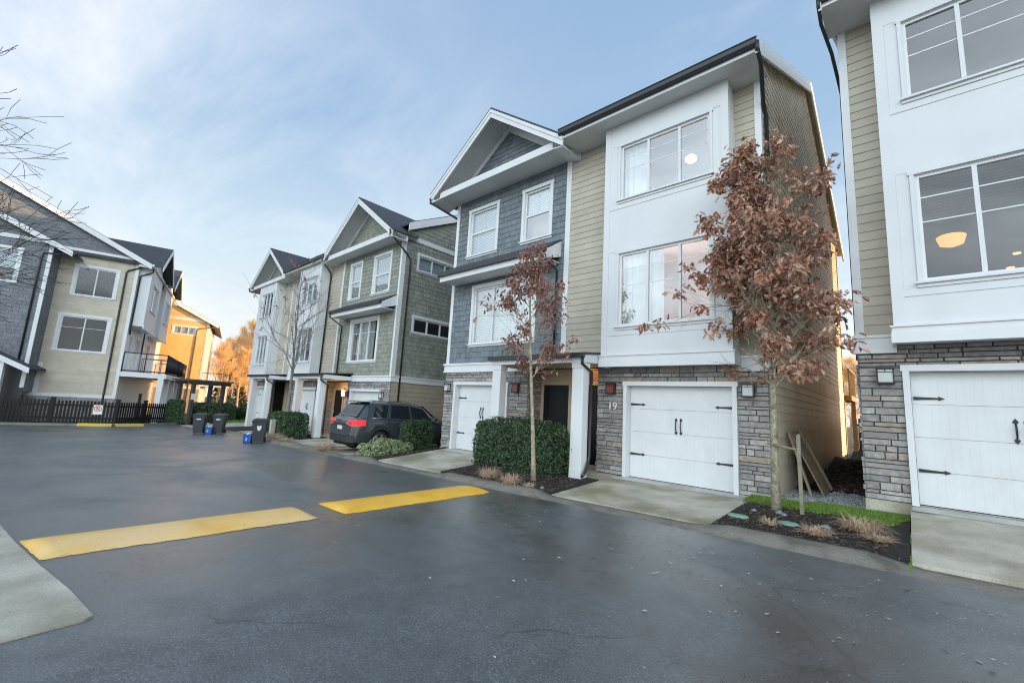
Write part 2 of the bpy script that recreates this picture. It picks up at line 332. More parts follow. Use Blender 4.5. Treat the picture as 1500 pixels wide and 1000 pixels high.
# ------------------------------------------------------------------ wall claddings
def ivs(ua, ub, holes, z):
    out = [(ua, ub)]
    for (a, b, c, d) in holes:
        if c-1e-4 <= z <= d+1e-4:
            nx = []
            for (p, q) in out:
                if b <= p or a >= q: nx.append((p, q)); continue
                if a > p: nx.append((p, a))
                if b < q: nx.append((b, q))
            out = nx
    return [(p, q) for p, q in out if q-p > .004]
def subrows(zb, zt, holes):
    cs = {zb, zt}
    for h in holes:
        for z in h[2:4]:
            if zb+1e-3 < z < zt-1e-3: cs.add(z)
    return sorted(cs)
def clad(W, u0, u1, z0, z1, holes=(), kind='lap', step=.155, clip=None, thick=.014, seed=1):
    """kind lap: lap siding boards; shake: staggered shingles; flat: plain sheet"""
    mb = MB(); r = random.Random(seed); zb = z0
    if kind == 'flat': step, thick = .6, 0
    while zb < z1-1e-3:
        zt = min(zb+step, z1); cs = subrows(zb, zt, holes)
        for a, b in zip(cs[:-1], cs[1:]):
            da = .003 + thick*(1-(a-zb)/step); db = .003 + thick*(1-(b-zb)/step)
            for (p, q) in ivs(u0, u1, holes, (a+b)/2):
                pa, qa, pb, qb = p, q, p, q
                if clip:
                    la, ra = clip(a); lb, rb = clip(b)
                    pa, qa, pb, qb = max(p, la), min(q, ra), max(p, lb), min(q, rb)
                    if qa-pa < .01: continue
                    if qb < pb: pb = qb = min(max((lb+rb)/2, pa), qa)
                if kind == 'shake':
                    x = pa
                    while x < qa-1e-3:
                        wd = r.uniform(.11, .30); y = min(x+wd, qa)
                        if qa-y < .06: y = qa
                        j = r.uniform(0, .005); g = .0035; f0 = (x-pa)/(qa-pa); f1 = (y-pa)/(qa-pa)
                        X0, X1 = pb+(qb-pb)*f0, pb+(qb-pb)*f1
                        n = len(mb.v); zz = a + (r.uniform(0, .006) if a == zb else 0)
                        mb.v += [tuple(W.P(x+g, zz, da+j)), tuple(W.P(y-g, zz, da+j)), tuple(W.P(max(X1-g, X0+g), b, db+j)), tuple(W.P(X0+g, b, db+j)), tuple(W.P(x+g, zz, 0)), tuple(W.P(y-g, zz, 0)), tuple(W.P(max(X1-g, X0+g), b, 0)), tuple(W.P(X0+g, b, 0))]
                        mb.f += [(n, n+1, n+2, n+3), (n+4, n+5, n+1, n), (n+1, n+5, n+6, n+2), (n+4, n, n+3, n+7)]; mb.sm += [False]*4
                        x = y
                else:
                    xs = [(pa, qa, pb, qb)]
                    if kind == 'lap' and not clip and qa-pa > 3.2:
                        c = r.uniform(pa+.8, qa-.8); xs = [(pa, c-.001, pb, c-.001), (c+.001, qa, c+.001, qb)]
                    for (pa_, qa_, pb_, qb_) in xs:
                        n = len(mb.v)
                        mb.v += [W.P(pa_, a, da), W.P(qa_, a, da), W.P(qb_, b, db), W.P(pb_, b, db)]
                        mb.f.append((n, n+1, n+2, n+3)); mb.sm.append(False)
                        if a == zb and thick:
                            mb.v += [W.P(pa_, a, 0), W.P(qa_, a, 0)]; mb.f.append((n+4, n+5, n+1, n)); mb.sm.append(False)
        zb = zt
    return mb
def stonework(W, u0, u1, z0, z1, holes=(), seed=1, endl=False, endr=False):
    mb = MB(); r = random.Random(seed); cs = subrows(z0, z1, holes)
    for za, zc_ in zip(cs[:-1], cs[1:]):
        z = za
        while z < zc_-1e-3:
            h = r.uniform(.055, .125); zt = z+h
            if zc_-zt < .045: zt = zc_
            for (p, q) in ivs(u0, u1, holes, (z+zt)/2):
                x = p
                while x < q-1e-3:
                    y = x + r.choice((.16, .24, .32, .42, .55))*r.uniform(.8, 1.2)
                    if q-y < .10: y = q
                    d = r.uniform(.018, .045); g = .004; j = r.uniform(-.004, .004)
                    k = [W.P(x+g, z+g, 0), W.P(y-g, z+g, 0), W.P(y-g, zt-g, 0), W.P(x+g, zt-g, 0)]
                    n = len(mb.v); i = .007
                    mb.v += k + [W.P(x+g+(i if x > p else 0), z+g+i*.7, d+j), W.P(y-g-(i if y < q else 0), z+g+i*.7, d-j), W.P(y-g-(i if y < q else 0), zt-g-i*.7, d-j), W.P(x+g+(i if x > p else 0), zt-g-i*.7, d+j)]
                    mb.f += [(n+4, n+5, n+6, n+7), (n, n+1, n+5, n+4), (n+1, n+2, n+6, n+5), (n+2, n+3, n+7, n+6), (n+3, n, n+4, n+7)]; mb.sm += [False]*5
                    x = y
            z = zt
    return mb

# ------------------------------------------------------------------ building parts
def window(W, root, u0, u1, z0, z1, fr=None, bars=(), vbars=0, trim=.10, head=None, sill=True, behind='blind', cover=1.0, midrail=False, holes=None, dep=.10, tm='white', sillw=.0, amt=None, pane='glass'):
    """u0..z1: the opening. trim boards round it; frame, panes, what hangs behind them are sub-parts"""
    if holes is not None: holes.append((u0, u1, z0, z1))
    head = trim if head is None else head
    mb = MB()
    mb.box(W, u0-trim, u0, z0-trim*.0, z1, 0, .032); mb.box(W, u1, u1+trim, z0, z1, 0, .032)
    mb.box(W, u0-trim-.02, u1+trim+.02, z1, z1+head, 0, .036)
    mb.box(W, u0-trim-.01, u1+trim+.01, z0-.09, z0, 0, .034)
    for (a, b) in ((u0, u0+.012), (u1-.012, u1)): mb.box(W, a, b, z0, z1, -dep-.03, 0)
    mb.box(W, u0, u1, z1-.012, z1, -dep-.03, 0); mb.box(W, u0, u1, z0, z0+.012, -dep-.03, 0)
    wn = mb.build('window', tm, root)
    if sill:
        s = MB(); s.box(W, u0-trim-.03, u1+trim+.03, z0-.035, z0-.002, .034, .075); s.build('sill', tm, wn)
    fr = fr or [0, 1]
    us = [u0+.012+(u1-u0-.024)*f for f in fr]
    f = MB(); fw = .045
    f.box(W, us[0], us[-1], z0+.012, z0+.012+fw, -.075, -.02); f.box(W, us[0], us[-1], z1-.012-fw, z1-.012, -.075, -.02)
    for i, u in enumerate(us):
        a, b = (u, u+fw) if i == 0 else ((u-fw, u) if i == len(us)-1 else (u-fw*.62, u+fw*.62))
        f.box(W, a, b, z0+.012+fw, z1-.012-fw, -.078, -.018)
    if midrail:
        zm = z0+(z1-z0)*.5; f.box(W, us[0]+fw, us[-1]-fw, zm-.03, zm+.03, -.07, -.022)
    f.build('frame', 'white', wn)
    if bars or vbars:
        b = MB()
        for t in bars:
            z = z1-(z1-z0)*t; b.box(W, us[0]+fw, us[-1]-fw, z-.010, z+.010, -.054, -.046)
        for k in range(vbars):
            for i in range(len(us)-1):
                u = us[i]+(us[i+1]-us[i])*(k+1)/(vbars+1); zl = z0+(z1-z0)*.5+.03 if midrail else z0+.06
                b.box(W, u-.009, u+.009, zl, z1-.06, -.055, -.047)
        b.build('muntin', 'white', wn)
    p = MB()
    for i in range(len(us)-1): p.face([W.P(us[i]+.03, z0+.05, -.05), W.P(us[i+1]-.03, z0+.05, -.05), W.P(us[i+1]-.03, z1-.05, -.05), W.P(us[i]+.03, z1-.05, -.05)])
    p.build('pane', pane, wn)
    if behind == 'blind':
        b = MB(); zt = z1-.04; zb_ = z1-(z1-z0)*cover+.03; k = max(2, int((zt-zb_)/.055))
        for i in range(k):
            z = zt-(i+.5)*(zt-zb_)/k; h = (zt-zb_)/k*.46
            b.face([W.P(u0+.03, z-h, -dep-.012), W.P(u1-.03, z-h, -dep-.012), W.P(u1-.03, z+h, -dep-.03), W.P(u0+.03, z+h, -dep-.03)])
        b.build('blind', 'blind', wn)
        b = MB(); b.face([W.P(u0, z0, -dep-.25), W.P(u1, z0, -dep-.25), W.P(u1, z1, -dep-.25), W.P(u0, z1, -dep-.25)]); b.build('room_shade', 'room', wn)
    elif behind == 'slats':
        b = MB(); zt = z1-.05; k = int((z1-z0)*cover/.05)
        for i in range(k):
            z = zt-i*.05; b.face([W.P(u0+.03, z, -dep-.05), W.P(u1-.03, z, -dep-.05), W.P(u1-.03, z+.012, -dep-.085), W.P(u0+.03, z+.012, -dep-.085)])
        b.build('blind', 'blind', wn)
    elif behind == 'curtain':
        b = MB(); a0, a1 = amt or (0, 1); n = int(max(8, (u1-u0)*(a1-a0)*30)); xs = [u0+.02+(u1-u0-.04)*(a0+(a1-a0)*i/n) for i in range(n+1)]
        dd = [-dep-.09-.022*math.sin(i*1.35)-.012*math.sin(i*.47) for i in range(n+1)]
        for i in range(n): b.face([W.P(xs[i], z0+.02, dd[i]), W.P(xs[i+1], z0+.02, dd[i+1]), W.P(xs[i+1], z1-.02, dd[i+1]), W.P(xs[i], z1-.02, dd[i])], True)
        b.build('curtain', 'curtain', wn)
    return wn
def room(W, root, u0, u1, z0, z1, dep, m='room'):
    b = MB(); P = W.P; d0, d1 = -.14, -dep
    for q in ([(u0, z0, d1), (u1, z0, d1), (u1, z1, d1), (u0, z1, d1)], [(u0, z0, d0), (u0, z0, d1), (u0, z1, d1), (u0, z1, d0)], [(u1, z0, d1), (u1, z0, d0), (u1, z1, d0), (u1, z1, d1)],
              [(u0, z0, d0), (u1, z0, d0), (u1, z0, d1), (u0, z0, d1)], [(u0, z1, d1), (u1, z1, d1), (u1, z1, d0), (u0, z1, d0)]):
        b.face([P(*k) for k in q])
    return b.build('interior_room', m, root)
def garage(W, root, u0, u1, z0, z1, holes, hw=True, face=0.0):
    holes.append((u0, u1, z0, z1))
    fr = MB(); t = .085; d = face
    fr.box(W, u0, u0+t, z0, z1, -.16, .05+d); fr.box(W, u1-t, u1, z0, z1, -.16, .05+d); fr.box(W, u0-.02, u1+.02, z1-t, z1+.012, -.16, .053+d)
    fr.build('garage_frame', 'white', root)
    g = MB(); a, b = u0+t+.004, u1-t-.004; zt = z1-t-.004; zb = z0+.012; n = 4; sh = (zt-zb)/n
    for i in range(n):
        y0 = zb+i*sh+.002; y1 = zb+(i+1)*sh-.002
        g.box(W, a, b, y0, y1, -.15, -.105)
    pan = MB(); k = 4
    # planks pressed into the door: shallow raised staves
    nst = int((b-a)/.105); wst = (b-a-.24)/nst
    for i in range(n):
        y0 = zb+i*sh+.02; y1 = zb+(i+1)*sh-.02
        for j in range(nst):
            x0 = a+.12+j*wst; g.box(W, x0+.0025, x0+wst-.0025, y0, y1, -.105, -.1032)
    door = g.build('garage_door', 'garage', root, bevel=.002)
    s = MB(); s.box(W, a, b, z0, z0+.014, -.15, -.10); s.build('rubber_seal', 'black', door)
    if hw:
        for (zz) in (z0+(z1-z0)*.765, z0+(z1-z0)*.245):
            for sgn in (1, -1):
                x = a+.02 if sgn > 0 else b-.02; L = .36
                h = MB(); e = lambda t_: x+sgn*t_
                poly = [(e(0), zz-.026), (e(L*.78), zz-.013), (e(L*.80), zz-.032), (e(L), zz), (e(L*.80), zz+.032), (e(L*.78), zz+.013), (e(0), zz+.026)]
                if sgn < 0: poly = poly[::-1]
                h.prism(W, poly, -.10, -.088); h.build('hinge', 'iron', door)
        cx = (a+b)/2; zc_ = z0+(z1-z0)*.56
        for sgn in (-1, 1):
            h = MB(); x = cx+sgn*.052
            h.tube([W.P(x, zc_-.11, -.097), W.P(x+sgn*.0, zc_-.075, -.065), W.P(x, zc_, -.055), W.P(x, zc_+.075, -.065), W.P(x, zc_+.11, -.097)], [.011, .011, .013, .011, .011], 6)
            for z_, q in ((zc_-.135, -1), (zc_+.135, 1)):
                h.prism(W, [(x-.026, z_-q*.02), (x+.026, z_-q*.02), (x+.03, z_), (x, z_+q*.045), (x-.03, z_)][::q], -.101, -.09)
            h.build('handle', 'iron', door)
    return door
def lamp(W, root, u, z, kind='frost', s=1.0):
    b = MB(); w_, h_ = .105*s, .13*s
    b.box(W, u-w_, u+w_, z-h_, z+h_, .03, .05)
    b.box(W, u-w_-.012, u+w_+.012, z+h_-.03, z+h_+.0, .05, .165); b.box(W, u-w_-.006, u+w_+.006, z-h_, z-h_+.02, .05, .155)
    for x in (u-w_, u+w_-.014): b.box(W, x, x+.014, z-h_+.02, z+h_-.03, .135, .15)
    b.box(W, u-w_+.014, u+w_-.014, z+h_-.08, z+h_-.07, .142, .148); b.box(W, u-.006, u+.006, z+h_-.07, z+h_-.03, .142, .148)
    l = b.build('wall_lamp', 'iron', root)
    g = MB(); g.box(W, u-w_+.012, u+w_-.012, z-h_+.022, z+h_-.032, .052, .138); g.build('lamp_glass', {'frost': 'frost', 'red': 'redreflection', 'on': 'lampon'}[kind], l)
    return l
def downspout(root, pts, r=.036, name='downspout', m='dark'):
    b = MB(); b.tube(pts, r, 8); return b.build(name, m, root)
def gable(root, xl, xr, xa, yf, ze, za, yw, tri, roofm='roof', yback=14, seed=3):
    """front gable: two roof slabs, barge boards, flat eave return, recessed shingled triangle"""
    W = Wall((0, yf, 0), (1, 0, 0), (0, -1, 0))
    sl = MB(); t = .07
    for (x0, z0_, x1, z1_) in ((xl, ze, xa, za), (xa, za, xr, ze)):
        yb0, yb1 = (min(yback, yf+1.2), yback) if x0 == xl else (yback, min(yback, yf+1.2))
        a = [(x0, yf-.03, z0_), (x1, yf-.03, z1_), (x1, yb1, z1_), (x0, yb0, z0_)]
        up_ = [(p[0], p[1], p[2]+t) for p in a]
        sl.hexa(a+up_)
    rf = sl.build('gable_roof', roofm, root)
    un = MB()
    for (x0, z0_, x1, z1_) in ((xl, ze, xa, za), (xa, za, xr, ze)):
        k = 10; y0, y1 = yf+.04, yw+.4
        for i in range(int((y1-y0)/.1)):   # tongue-and-groove soffit strips
            ya = y0+i*.1; un.face([(x0, ya, z0_-.045), (x0, ya+.094, z0_-.045), (x1, ya+.094, z1_-.045), (x1, ya, z1_-.045)])
    un.build('gable_soffit', 'soffit', rf)
    bg_ = MB(); H = .27
    for (x0, z0_, x1, z1_, s) in ((xl, ze, xa, za, 1), (xa, za, xr, ze, -1)):
        bg_.prism(W, [(x0, z0_-H), (x1, z1_-H), (x1, z1_-.002), (x0, z0_-.002)], -.02, .022)
        bg_.prism(W, [(x0, z0_-.11), (x1, z1_-.11), (x1, z1_-.001), (x0, z0_-.001)], .0225, .044)
    bg_.build('barge_board', 'white', rf)
    fw = xr-xl
    rb = MB(); rb.bar(xl+.42, xr-.42, yf+.10, yf+.14, ze-.16, ze+.06); rb.build('eave_return', 'white', root)
    so_ = MB(); so_.bar(xl+.30, xr-.30, yf+.141, yw, ze-.15, ze-.12); so_.build('soffit', 'soffit', root)
    for s_, x in ((1, xl), (-1, xr)): sk = MB(); sk.hexa([(x, yf+.02, ze-.27), (x+s_*.42, yf+.10, ze-.16), (x+s_*.42, yw, ze-.16), (x, yw, ze-.27), (x, yf+.02, ze-.24), (x+s_*.42, yf+.10, ze-.13), (x+s_*.42, yw, ze-.13), (x, yw, ze-.24)]); sk.build('eave_end', 'white', root)
    Wt = Wall((0, yw, 0), (1, 0, 0), (0, -1, 0)); sl_ = (za-ze)/(xa-xl)
    inset = .30
    clip = lambda z: (xl+(z-ze+.30)/sl_, xr-(z-ze+.30)/sl_)
    tr = clad(Wt, xl, xr, ze-.05, za-.32, (), 'shake', .15, clip, seed=seed); tr.build('gable_shingles', tri, root)
    bk_ = MB(); bk_.face([Wt.P(xl, ze-.2, -.01), Wt.P(xr, ze-.2, -.01), Wt.P(xa, za-.05, -.01)]); bk_.build('gable_backing', 'backing', root)
    tm = MB()
    for (x0, z0_, x1, z1_) in ((xl, ze, xa, za), (xa, za, xr, ze)): tm.prism(Wt, [(x0, z0_-.30), (x1, z1_-.30), (x1, z1_-.06), (x0, z0_-.06)], .0, .03)
    tm.build('gable_trim', 'white', root)
def awning(root, x0, x1, yw, yf, zb, zt, zw):
    """small lean-to roof over a window"""
    r = MB(); r.hexa([(x0, yf, zt), (x1, yf, zt), (x1, yw, zw-.05), (x0, yw, zw-.05), (x0, yf, zt+.05), (x1, yf, zt+.05), (x1, yw, zw), (x0, yw, zw)])
    a = r.build('awning_roof', 'roof', root)
    f = MB(); f.bar(x0, x1, yf+.0, yf+.035, zb, zt-.003)
    for x in (x0, x1-.03):
        f.hexa([(x, yf+.036, zb), (x+.03, yf+.036, zb), (x+.03, yw, zb+.22), (x, yw, zb+.22), (x, yf+.036, zt-.005), (x+.03, yf+.036, zt-.005), (x+.03, yw, zw-.055), (x, yw, zw-.055)])
    f.build('fascia', 'white', a)
    s = MB(); s.bar(x0+.031, x1-.031, yf+.036, yw, zb+.02, zb+.045); s.build('soffit', 'soffit', a)
    g = MB(); g.bar(x0-.03, x1+.02, yf-.10, yf-.002, zt-.10, zt+.02); g.build('gutter', 'dark', a)
    return a
def eave(root, x0, x1, yf, yw, z):
    g = MB()
    Wg = Wall((x0, yf, 0), (0, -1, 0), (1, 0, 0))
    g.prism(Wg, [(0, z-.02), (.06, z-.03), (.10, z+.02), (.105, z+.10), (.125, z+.13), (0, z+.13)], 0, x1-x0); g.build('gutter', 'dark', root)
    f = MB(); f.bar(x0, x1, yf+.001, yf+.03, z-.10, z+.10); f.build('fascia', 'white', root)
    s = MB()
    n = int((yw-yf)/.1)
    s.bar(x0, x1, yf+.031, yw-.002, z-.09, z-.07); s.build('soffit', 'soffit', root)
def panels(mb, W, u0, u1, z0, z1, holes):
    """flat white sheet as a grid of quads round its openings"""
    zs = sorted({z0, z1, *[z for h in holes for z in h[2:4] if z0 < z < z1]})
    for a, b in zip(zs[:-1], zs[1:]):
        for (p, q) in ivs(u0, u1, holes, (a+b)/2): mb.face([W.P(p, a, 0), W.P(q, a, 0), W.P(q, b, 0), W.P(p, b, 0)])
def bay(root, x0, x1, yf, yw, zb, zt, wins, rooms=(), ledge=True, pane='glass'):
    """white panelled box bay with wide windows; wins: (f0, f1, z0, z1, fractions, behind, amt)"""
    W = Wall((x0, yf, 0), (1, 0, 0), (0, -1, 0)); L = x1-x0; H = []
    t = .012
    for (u0, u1, z0, z1, fr, behind, amt) in wins:
        window(W, root, u0, u1, z0, z1, fr, (.22, .45), 0, .055, .06, True, behind, .42 if pane == 'darkglass' else 1, False, H, tm='whitepanel', amt=amt, pane=pane)
    b = MB(); panels(b, W, 0, L, zb, zt, H)
    for s, x in ((-1, x0), (1, x1)):
        q = [(x, yf, zb), (x, yw, zb), (x, yw, zt), (x, yf, zt)]; b.face(q if s > 0 else q[::-1])
    b.face([(x0, yf, zb), (x0, yw, zb), (x1, yw, zb), (x1, yf, zb)])
    by = b.build('bay', 'whitepanel', root)
    tr = MB()
    tr.box(W, -.014, .14, zb+.22, zt, .0, .014); tr.box(W, L-.14, L+.014, zb+.22, zt, .0, .014)
    for k, (u0, u1, z0, z1, fr, behind, amt) in enumerate(wins):
        tr.box(W, .14, L-.14, z0-.21, z0-.092, 0, .012); tr.box(W, .14, L-.14, z1+.062, z1+.22, 0, .012)
        tr.box(W, .142, u0-.058, z0-.09, z1+.06, 0, .008) if u0 > .22 else None
    for s, x in ((-1, x0), (1, x1)):
        xx = (x-.014, x-.001) if s < 0 else (x+.001, x+.014); tr.bar(*xx, yf+.001, yf+.12, zb+.22, zt)
    tr.build('batten', 'whitepanel', by)
    if ledge:
        l = MB(); l.box(W, -.05, L+.05, zb-.03, zb+.13, 0, .05); l.box(W, -.035, L+.035, zb+.13, zb+.215, 0, .035); l.box(W, -.06, L+.06, zb+.215, zb+.245, 0, .06)
        for s, x in ((-1, x0), (1, x1)):
            a, c = (x-.05, x-.001) if s < 0 else (x+.001, x+.05); l.bar(a, c, yf+.001, yw, zb-.03, zb+.213)
        l.build('ledge', 'white', by)
    for (u0, u1, z0, z1, dep, m) in rooms: room(W, root, u0, u1, z0, z1, dep, m)
    return W
def fdoor(W, root, u0, u1, z0, z1):
    f = MB(); t = .10
    f.box(W, u0-t, u0, z0, z1, 0, .04); f.box(W, u1, u1+t, z0, z1, 0, .04); f.box(W, u0-t, u1+t, z1, z1+t, 0, .042)
    fr = f.build('door_frame', 'tan', root)
    d = MB(); d.box(W, u0+.004, u1-.004, z0+.02, z1-.004, .0, .022); L = u1-u0; h = z1-z0
    for (a, b, c, e) in ((.16, .84, .08, .33), (.16, .84, .40, .93)):
        for (p, q, r_, s_) in ((a, b, c, c+.015), (a, b, e-.015, e), (a, a+.03, c+.015, e-.015), (b-.03, b, c+.015, e-.015)):
            d.box(W, u0+L*p, u0+L*q, z0+h*r_, z0+h*s_, .0225, .032)
    dr = d.build('front_door', 'black', root)
    k = MB(); k.tube([W.P(u0+.08, z0+h*.46, .03), W.P(u0+.08, z0+h*.46, .075)], .018, 8); k.tube([W.P(u0+.08, z0+h*.40, .05), W.P(u0+.08, z0+h*.52, .05)], .01, 6); k.build('handle', 'chrome', dr)
def post(root, x0, x1, y0, y1, z0, z1):
    p = MB(); p.bar(x0, x1, y0, y1, z0, z1); p.bar(x0-.006, x1+.006, y0-.006, y1+.006, z0, z0+.26); p.bar(x0-.015, x1+.015, y0-.015, y1+.015, z1-.12, z1-.002)
    return p.build('post', 'white', root, bevel=.006)
def main_roof(root, x0, x1, ye, ze, yr, slope=.5, roofm='roof', cuts=(), barge=(True, True)):
    """ridge along x; where a front gable stands (cuts: x from, x to, y) the front slope starts behind its face"""
    zr = ze+(yr-ye)*slope; yb = 2*yr-ye; t = .10
    b = MB(); xs_ = sorted({x0, x1, *[min(max(v, x0), x1) for c in cuts for v in c[:2]]})
    for p, q in zip(xs_[:-1], xs_[1:]):
        yf = ye
        for c in cuts:
            if c[0]-1e-6 <= (p+q)/2 <= c[1]+1e-6: yf = c[2]
        zf = ze+(yf-ye)*slope
        b.hexa([(p, yf, zf), (q, yf, zf), (q, yr, zr), (p, yr, zr), (p, yf, zf+t), (q, yf, zf+t), (q, yr, zr+t), (p, yr, zr+t)])
    b.hexa([(x0, yr, zr), (x1, yr, zr), (x1, yb, ze), (x0, yb, ze), (x0, yr, zr+t), (x1, yr, zr+t), (x1, yb, ze+t), (x0, yb, ze+t)])
    r = b.build('roof', roofm, root)
    H = .27
    for s, x, on in ((-1, x0, barge[0]), (1, x1, barge[1])):
        if not on: continue
        W = Wall((x, 0, 0), (0, 1, 0), (s, 0, 0)); f = MB(); yf = ye
        for c in cuts:
            if c[0]-1e-6 <= x <= c[1]+1e-6: yf = c[2]
        for (y0, z0_, y1, z1_) in ((yf, ze+(yf-ye)*slope, yr, zr), (yr, zr, yb, ze)):
            f.prism(W, [(y0, z0_-H), (y1, z1_-H), (y1, z1_+t-.035), (y0, z0_+t-.035)], -.03, .018)
        f.build('barge_board', 'white', r)
    so = MB()
    for s, x, on in ((-1, x0, barge[0]), (1, x1, barge[1])):
        if on:
            for (y0, z0_, y1, z1_) in ((ye+1, ze+slope, yr, zr), (yr, zr, yb, ze)):
                a, c = x, x-s*.30; q = [(a, y0, z0_-.02), (c, y0, z0_-.02), (c, y1, z1_-.02), (a, y1, z1_-.02)]; so2 = MB(); so2.face(q); so2.build('rake_soffit', 'soffit', r)
    return zr, yb

# ------------------------------------------------------------------ ground
def lerp(a, b, t): return a+(b-a)*t
def sstep(a, b, x):
    t = min(1, max(0, (x-a)/(b-a))); return t*t*(3-2*t)
def road_z(x): return -1.545+.018*max(-60, min(25, x))
def base_z(x):
    if x > -1.3: return lerp(-1.38, -1.16, sstep(-.125, -.095, x))
    if x > -2.2: return lerp(-1.43, -1.38, sstep(-1.9, -.8, x))
    if x > -13: return lerp(-1.745, -1.43, sstep(-12.3, -11.3, x))
    return -1.745 + .012*min(0, x+20)
YK = 6.5
def gz(x, y):
    if y <= YK: return road_z(x)
    a = road_z(x)+.02; b = base_z(x)
    return lerp(a, b, min(1, (y-YK)/(9.4-YK)))
def sheet(name, m, xs, ys, off, kind='structure', skirt=.0, parent=None):
    b = MB(); nx, ny = len(xs), len(ys)
    for y in ys:
        for x in xs: b.v.append((x, y, gz(x, y)+off))
    for j in range(ny-1):
        for i in range(nx-1): b.f.append((j*nx+i, j*nx+i+1, (j+1)*nx+i+1, (j+1)*nx+i)); b.sm.append(True)
    if skirt:
        ring = [j for j in range(nx)]+[j*nx+nx-1 for j in range(1, ny)]+[(ny-1)*nx+i for i in range(nx-2, -1, -1)]+[j*nx for j in range(ny-2, 0, -1)]
        for k in range(len(ring)):
            p, q = b.v[ring[k]], b.v[ring[(k+1) % len(ring)]]
            b.face([(p[0], p[1], p[2]-skirt), (q[0], q[1], q[2]-skirt), q, p])
    o = b.build(name, m); tag(o, kind=kind); return o
def lin(a, b, n): return [a+(b-a)*i/n for i in range(n+1)]
# terrain sheet to the horizon
xs = [-1500, -400, -150, -80]+lin(-60, -14, 23)[0:]+lin(-13.8, -10, 19)+lin(-9.5, -1.6, 12)+lin(-1.5, -.3, 6)+[-.13, -.12, -.09, -.08, 0, 2, 6, 12, 25, 60, 200, 600, 1500]
ys = [-1500, -300, -60, -20, 0, 6.4, 6.5, 7, 8, 9.0, 9.4, 9.6, 14, 24, 40, 80, 200, 600, 1500]
sheet('ground', 'earth', xs, ys, -.06)
sheet('road', 'asphalt', lin(-33.5, 16, 33), [-25, -12, -6, -3, 0, 2, 4, 6, 6.52], -.0)
# rolled kerb along the right side
kb = MB(); prof = [(6.42, .006), (6.52, .010), (6.60, .045), (6.68, .07), (6.80, .08), (6.92, .078), (6.93, .0)]
kx = lin(-31.5, 14, 91); rk = random.Random(5)
for i, x in enumerate(kx):
    for (y, z) in prof:
        drive = (-5.2 < x < -2.25) or (x > -.1) or (-11.3 < x < -8.3) or (-15.0 < x < -12.9) or (x < -25)
        f = .45 if drive else 1.45
        kb.v.append((x, y+rk.uniform(-.006, .006)*(y < 6.5), road_z(x)+z*f))
n = len(prof)
for i in range(len(kx)-1):
    for j in range(n-1):
        kb.f.append((i*n+j, (i+1)*n+j, (i+1)*n+j+1, i*n+j+1)); kb.sm.append(True)
tag(kb.build('kerb', 'kerbc'), kind='structure')
DR = [(-5.12, -2.27, 'entry'), (-.10, 2.9, ''), (-11.2, -8.45, ''), (-15.2, -12.75, ''), (-18.7, -15.5, ''), (-24.6, -21.9, ''), (-31.0, -27.7, '')]
for a, b, _ in DR:
    sheet('driveway', 'concrete', lin(a, b, 8), [6.925, 7.4, 8.2, 9.0, 9.39, 9.8 if a > -12 else (14.5 if a == -15.2 else 10.1)], .012, skirt=.1)
MT['apron'] = mat('apron_concrete', (.50, .495, .46), .7, .12, 2.5, .2, 90, stain=((.26, .26, .19), .7, 1.6, .5), det=8, grain=.15)
for a, b in ((-5.05, -2.35), (-.08, 2.85), (-11.1, -8.55)): sheet('apron', 'apron', lin(a, b, 6), [9.06, 9.25, 9.5], .017)
sheet('entry_path', 'concrete', lin(-7.9, -5.125, 6), [8.62, 9.0, 9.4, 10.3], .024, skirt=.1)
sheet('entry_path', 'concrete', lin(-21.4, -18.75, 6), [9.0, 9.4, 10.8], .024, skirt=.1)
# planting beds
BEDS = [(-8.44, -5.13, 6.93, 8.61), (-2.26, -.11, 6.93, 8.75), (-12.74, -11.21, 6.93, 9.39), (-21.85, -18.72, 6.93, 8.99), (-27.6, -24.7, 6.93, 9.6)]
for a, b, c, d in BEDS: sheet('planting_bed', 'soil', lin(a, b, 8), lin(c, d, 5), .035, skirt=.12)
def scatter(name, m, areas, n, fn, seed, kind='stuff'):
    b = MB(); r = random.Random(seed); tot = sum((q[1]-q[0])*(q[3]-q[2]) for q in areas)
    for q in areas:
        for _ in range(int(n*(q[1]-q[0])*(q[3]-q[2])/tot)):
            fn(b, r, r.uniform(q[0], q[1]), r.uniform(q[2], q[3]))
    return tag(b.build(name, m), kind=kind)
def chip(off, smin, smax, flat=.35):
    def f(b, r, x, y):
        z = gz(x, y)+off; s = r.uniform(smin, smax); a = r.uniform(0, 6.28); e = r.uniform(.3, .7)
        ux, uy = math.cos(a)*s, math.sin(a)*s; vx, vy = -uy*e, ux*e; t = r.uniform(-.3, .3)*s; h = s*flat
        p = [(x-ux-vx, y-uy-vy, z-t), (x+ux-vx, y+uy-vy, z+t), (x+ux*.8+vx, y+uy*.8+vy, z+t*.6), (x-ux+vx, y-uy+vy, z-t*.8)]
        b.hexa(p+[(q[0]*.9+x*.1, q[1]*.9+y*.1, q[2]+h) for q in p])
    return f
scatter('bark_mulch', 'mulch', [(-8.4, -5.2, 6.95, 8.3), (-2.24, -.13, 6.95, 8.72)], 10500, chip(.038, .007, .030), 4)
scatter('bark_mulch', 'mulch', [(-12.7, -11.25, 6.95, 9.2), (-21.8, -18.8, 6.95, 8.9)], 900, chip(.04, .02, .05), 14)
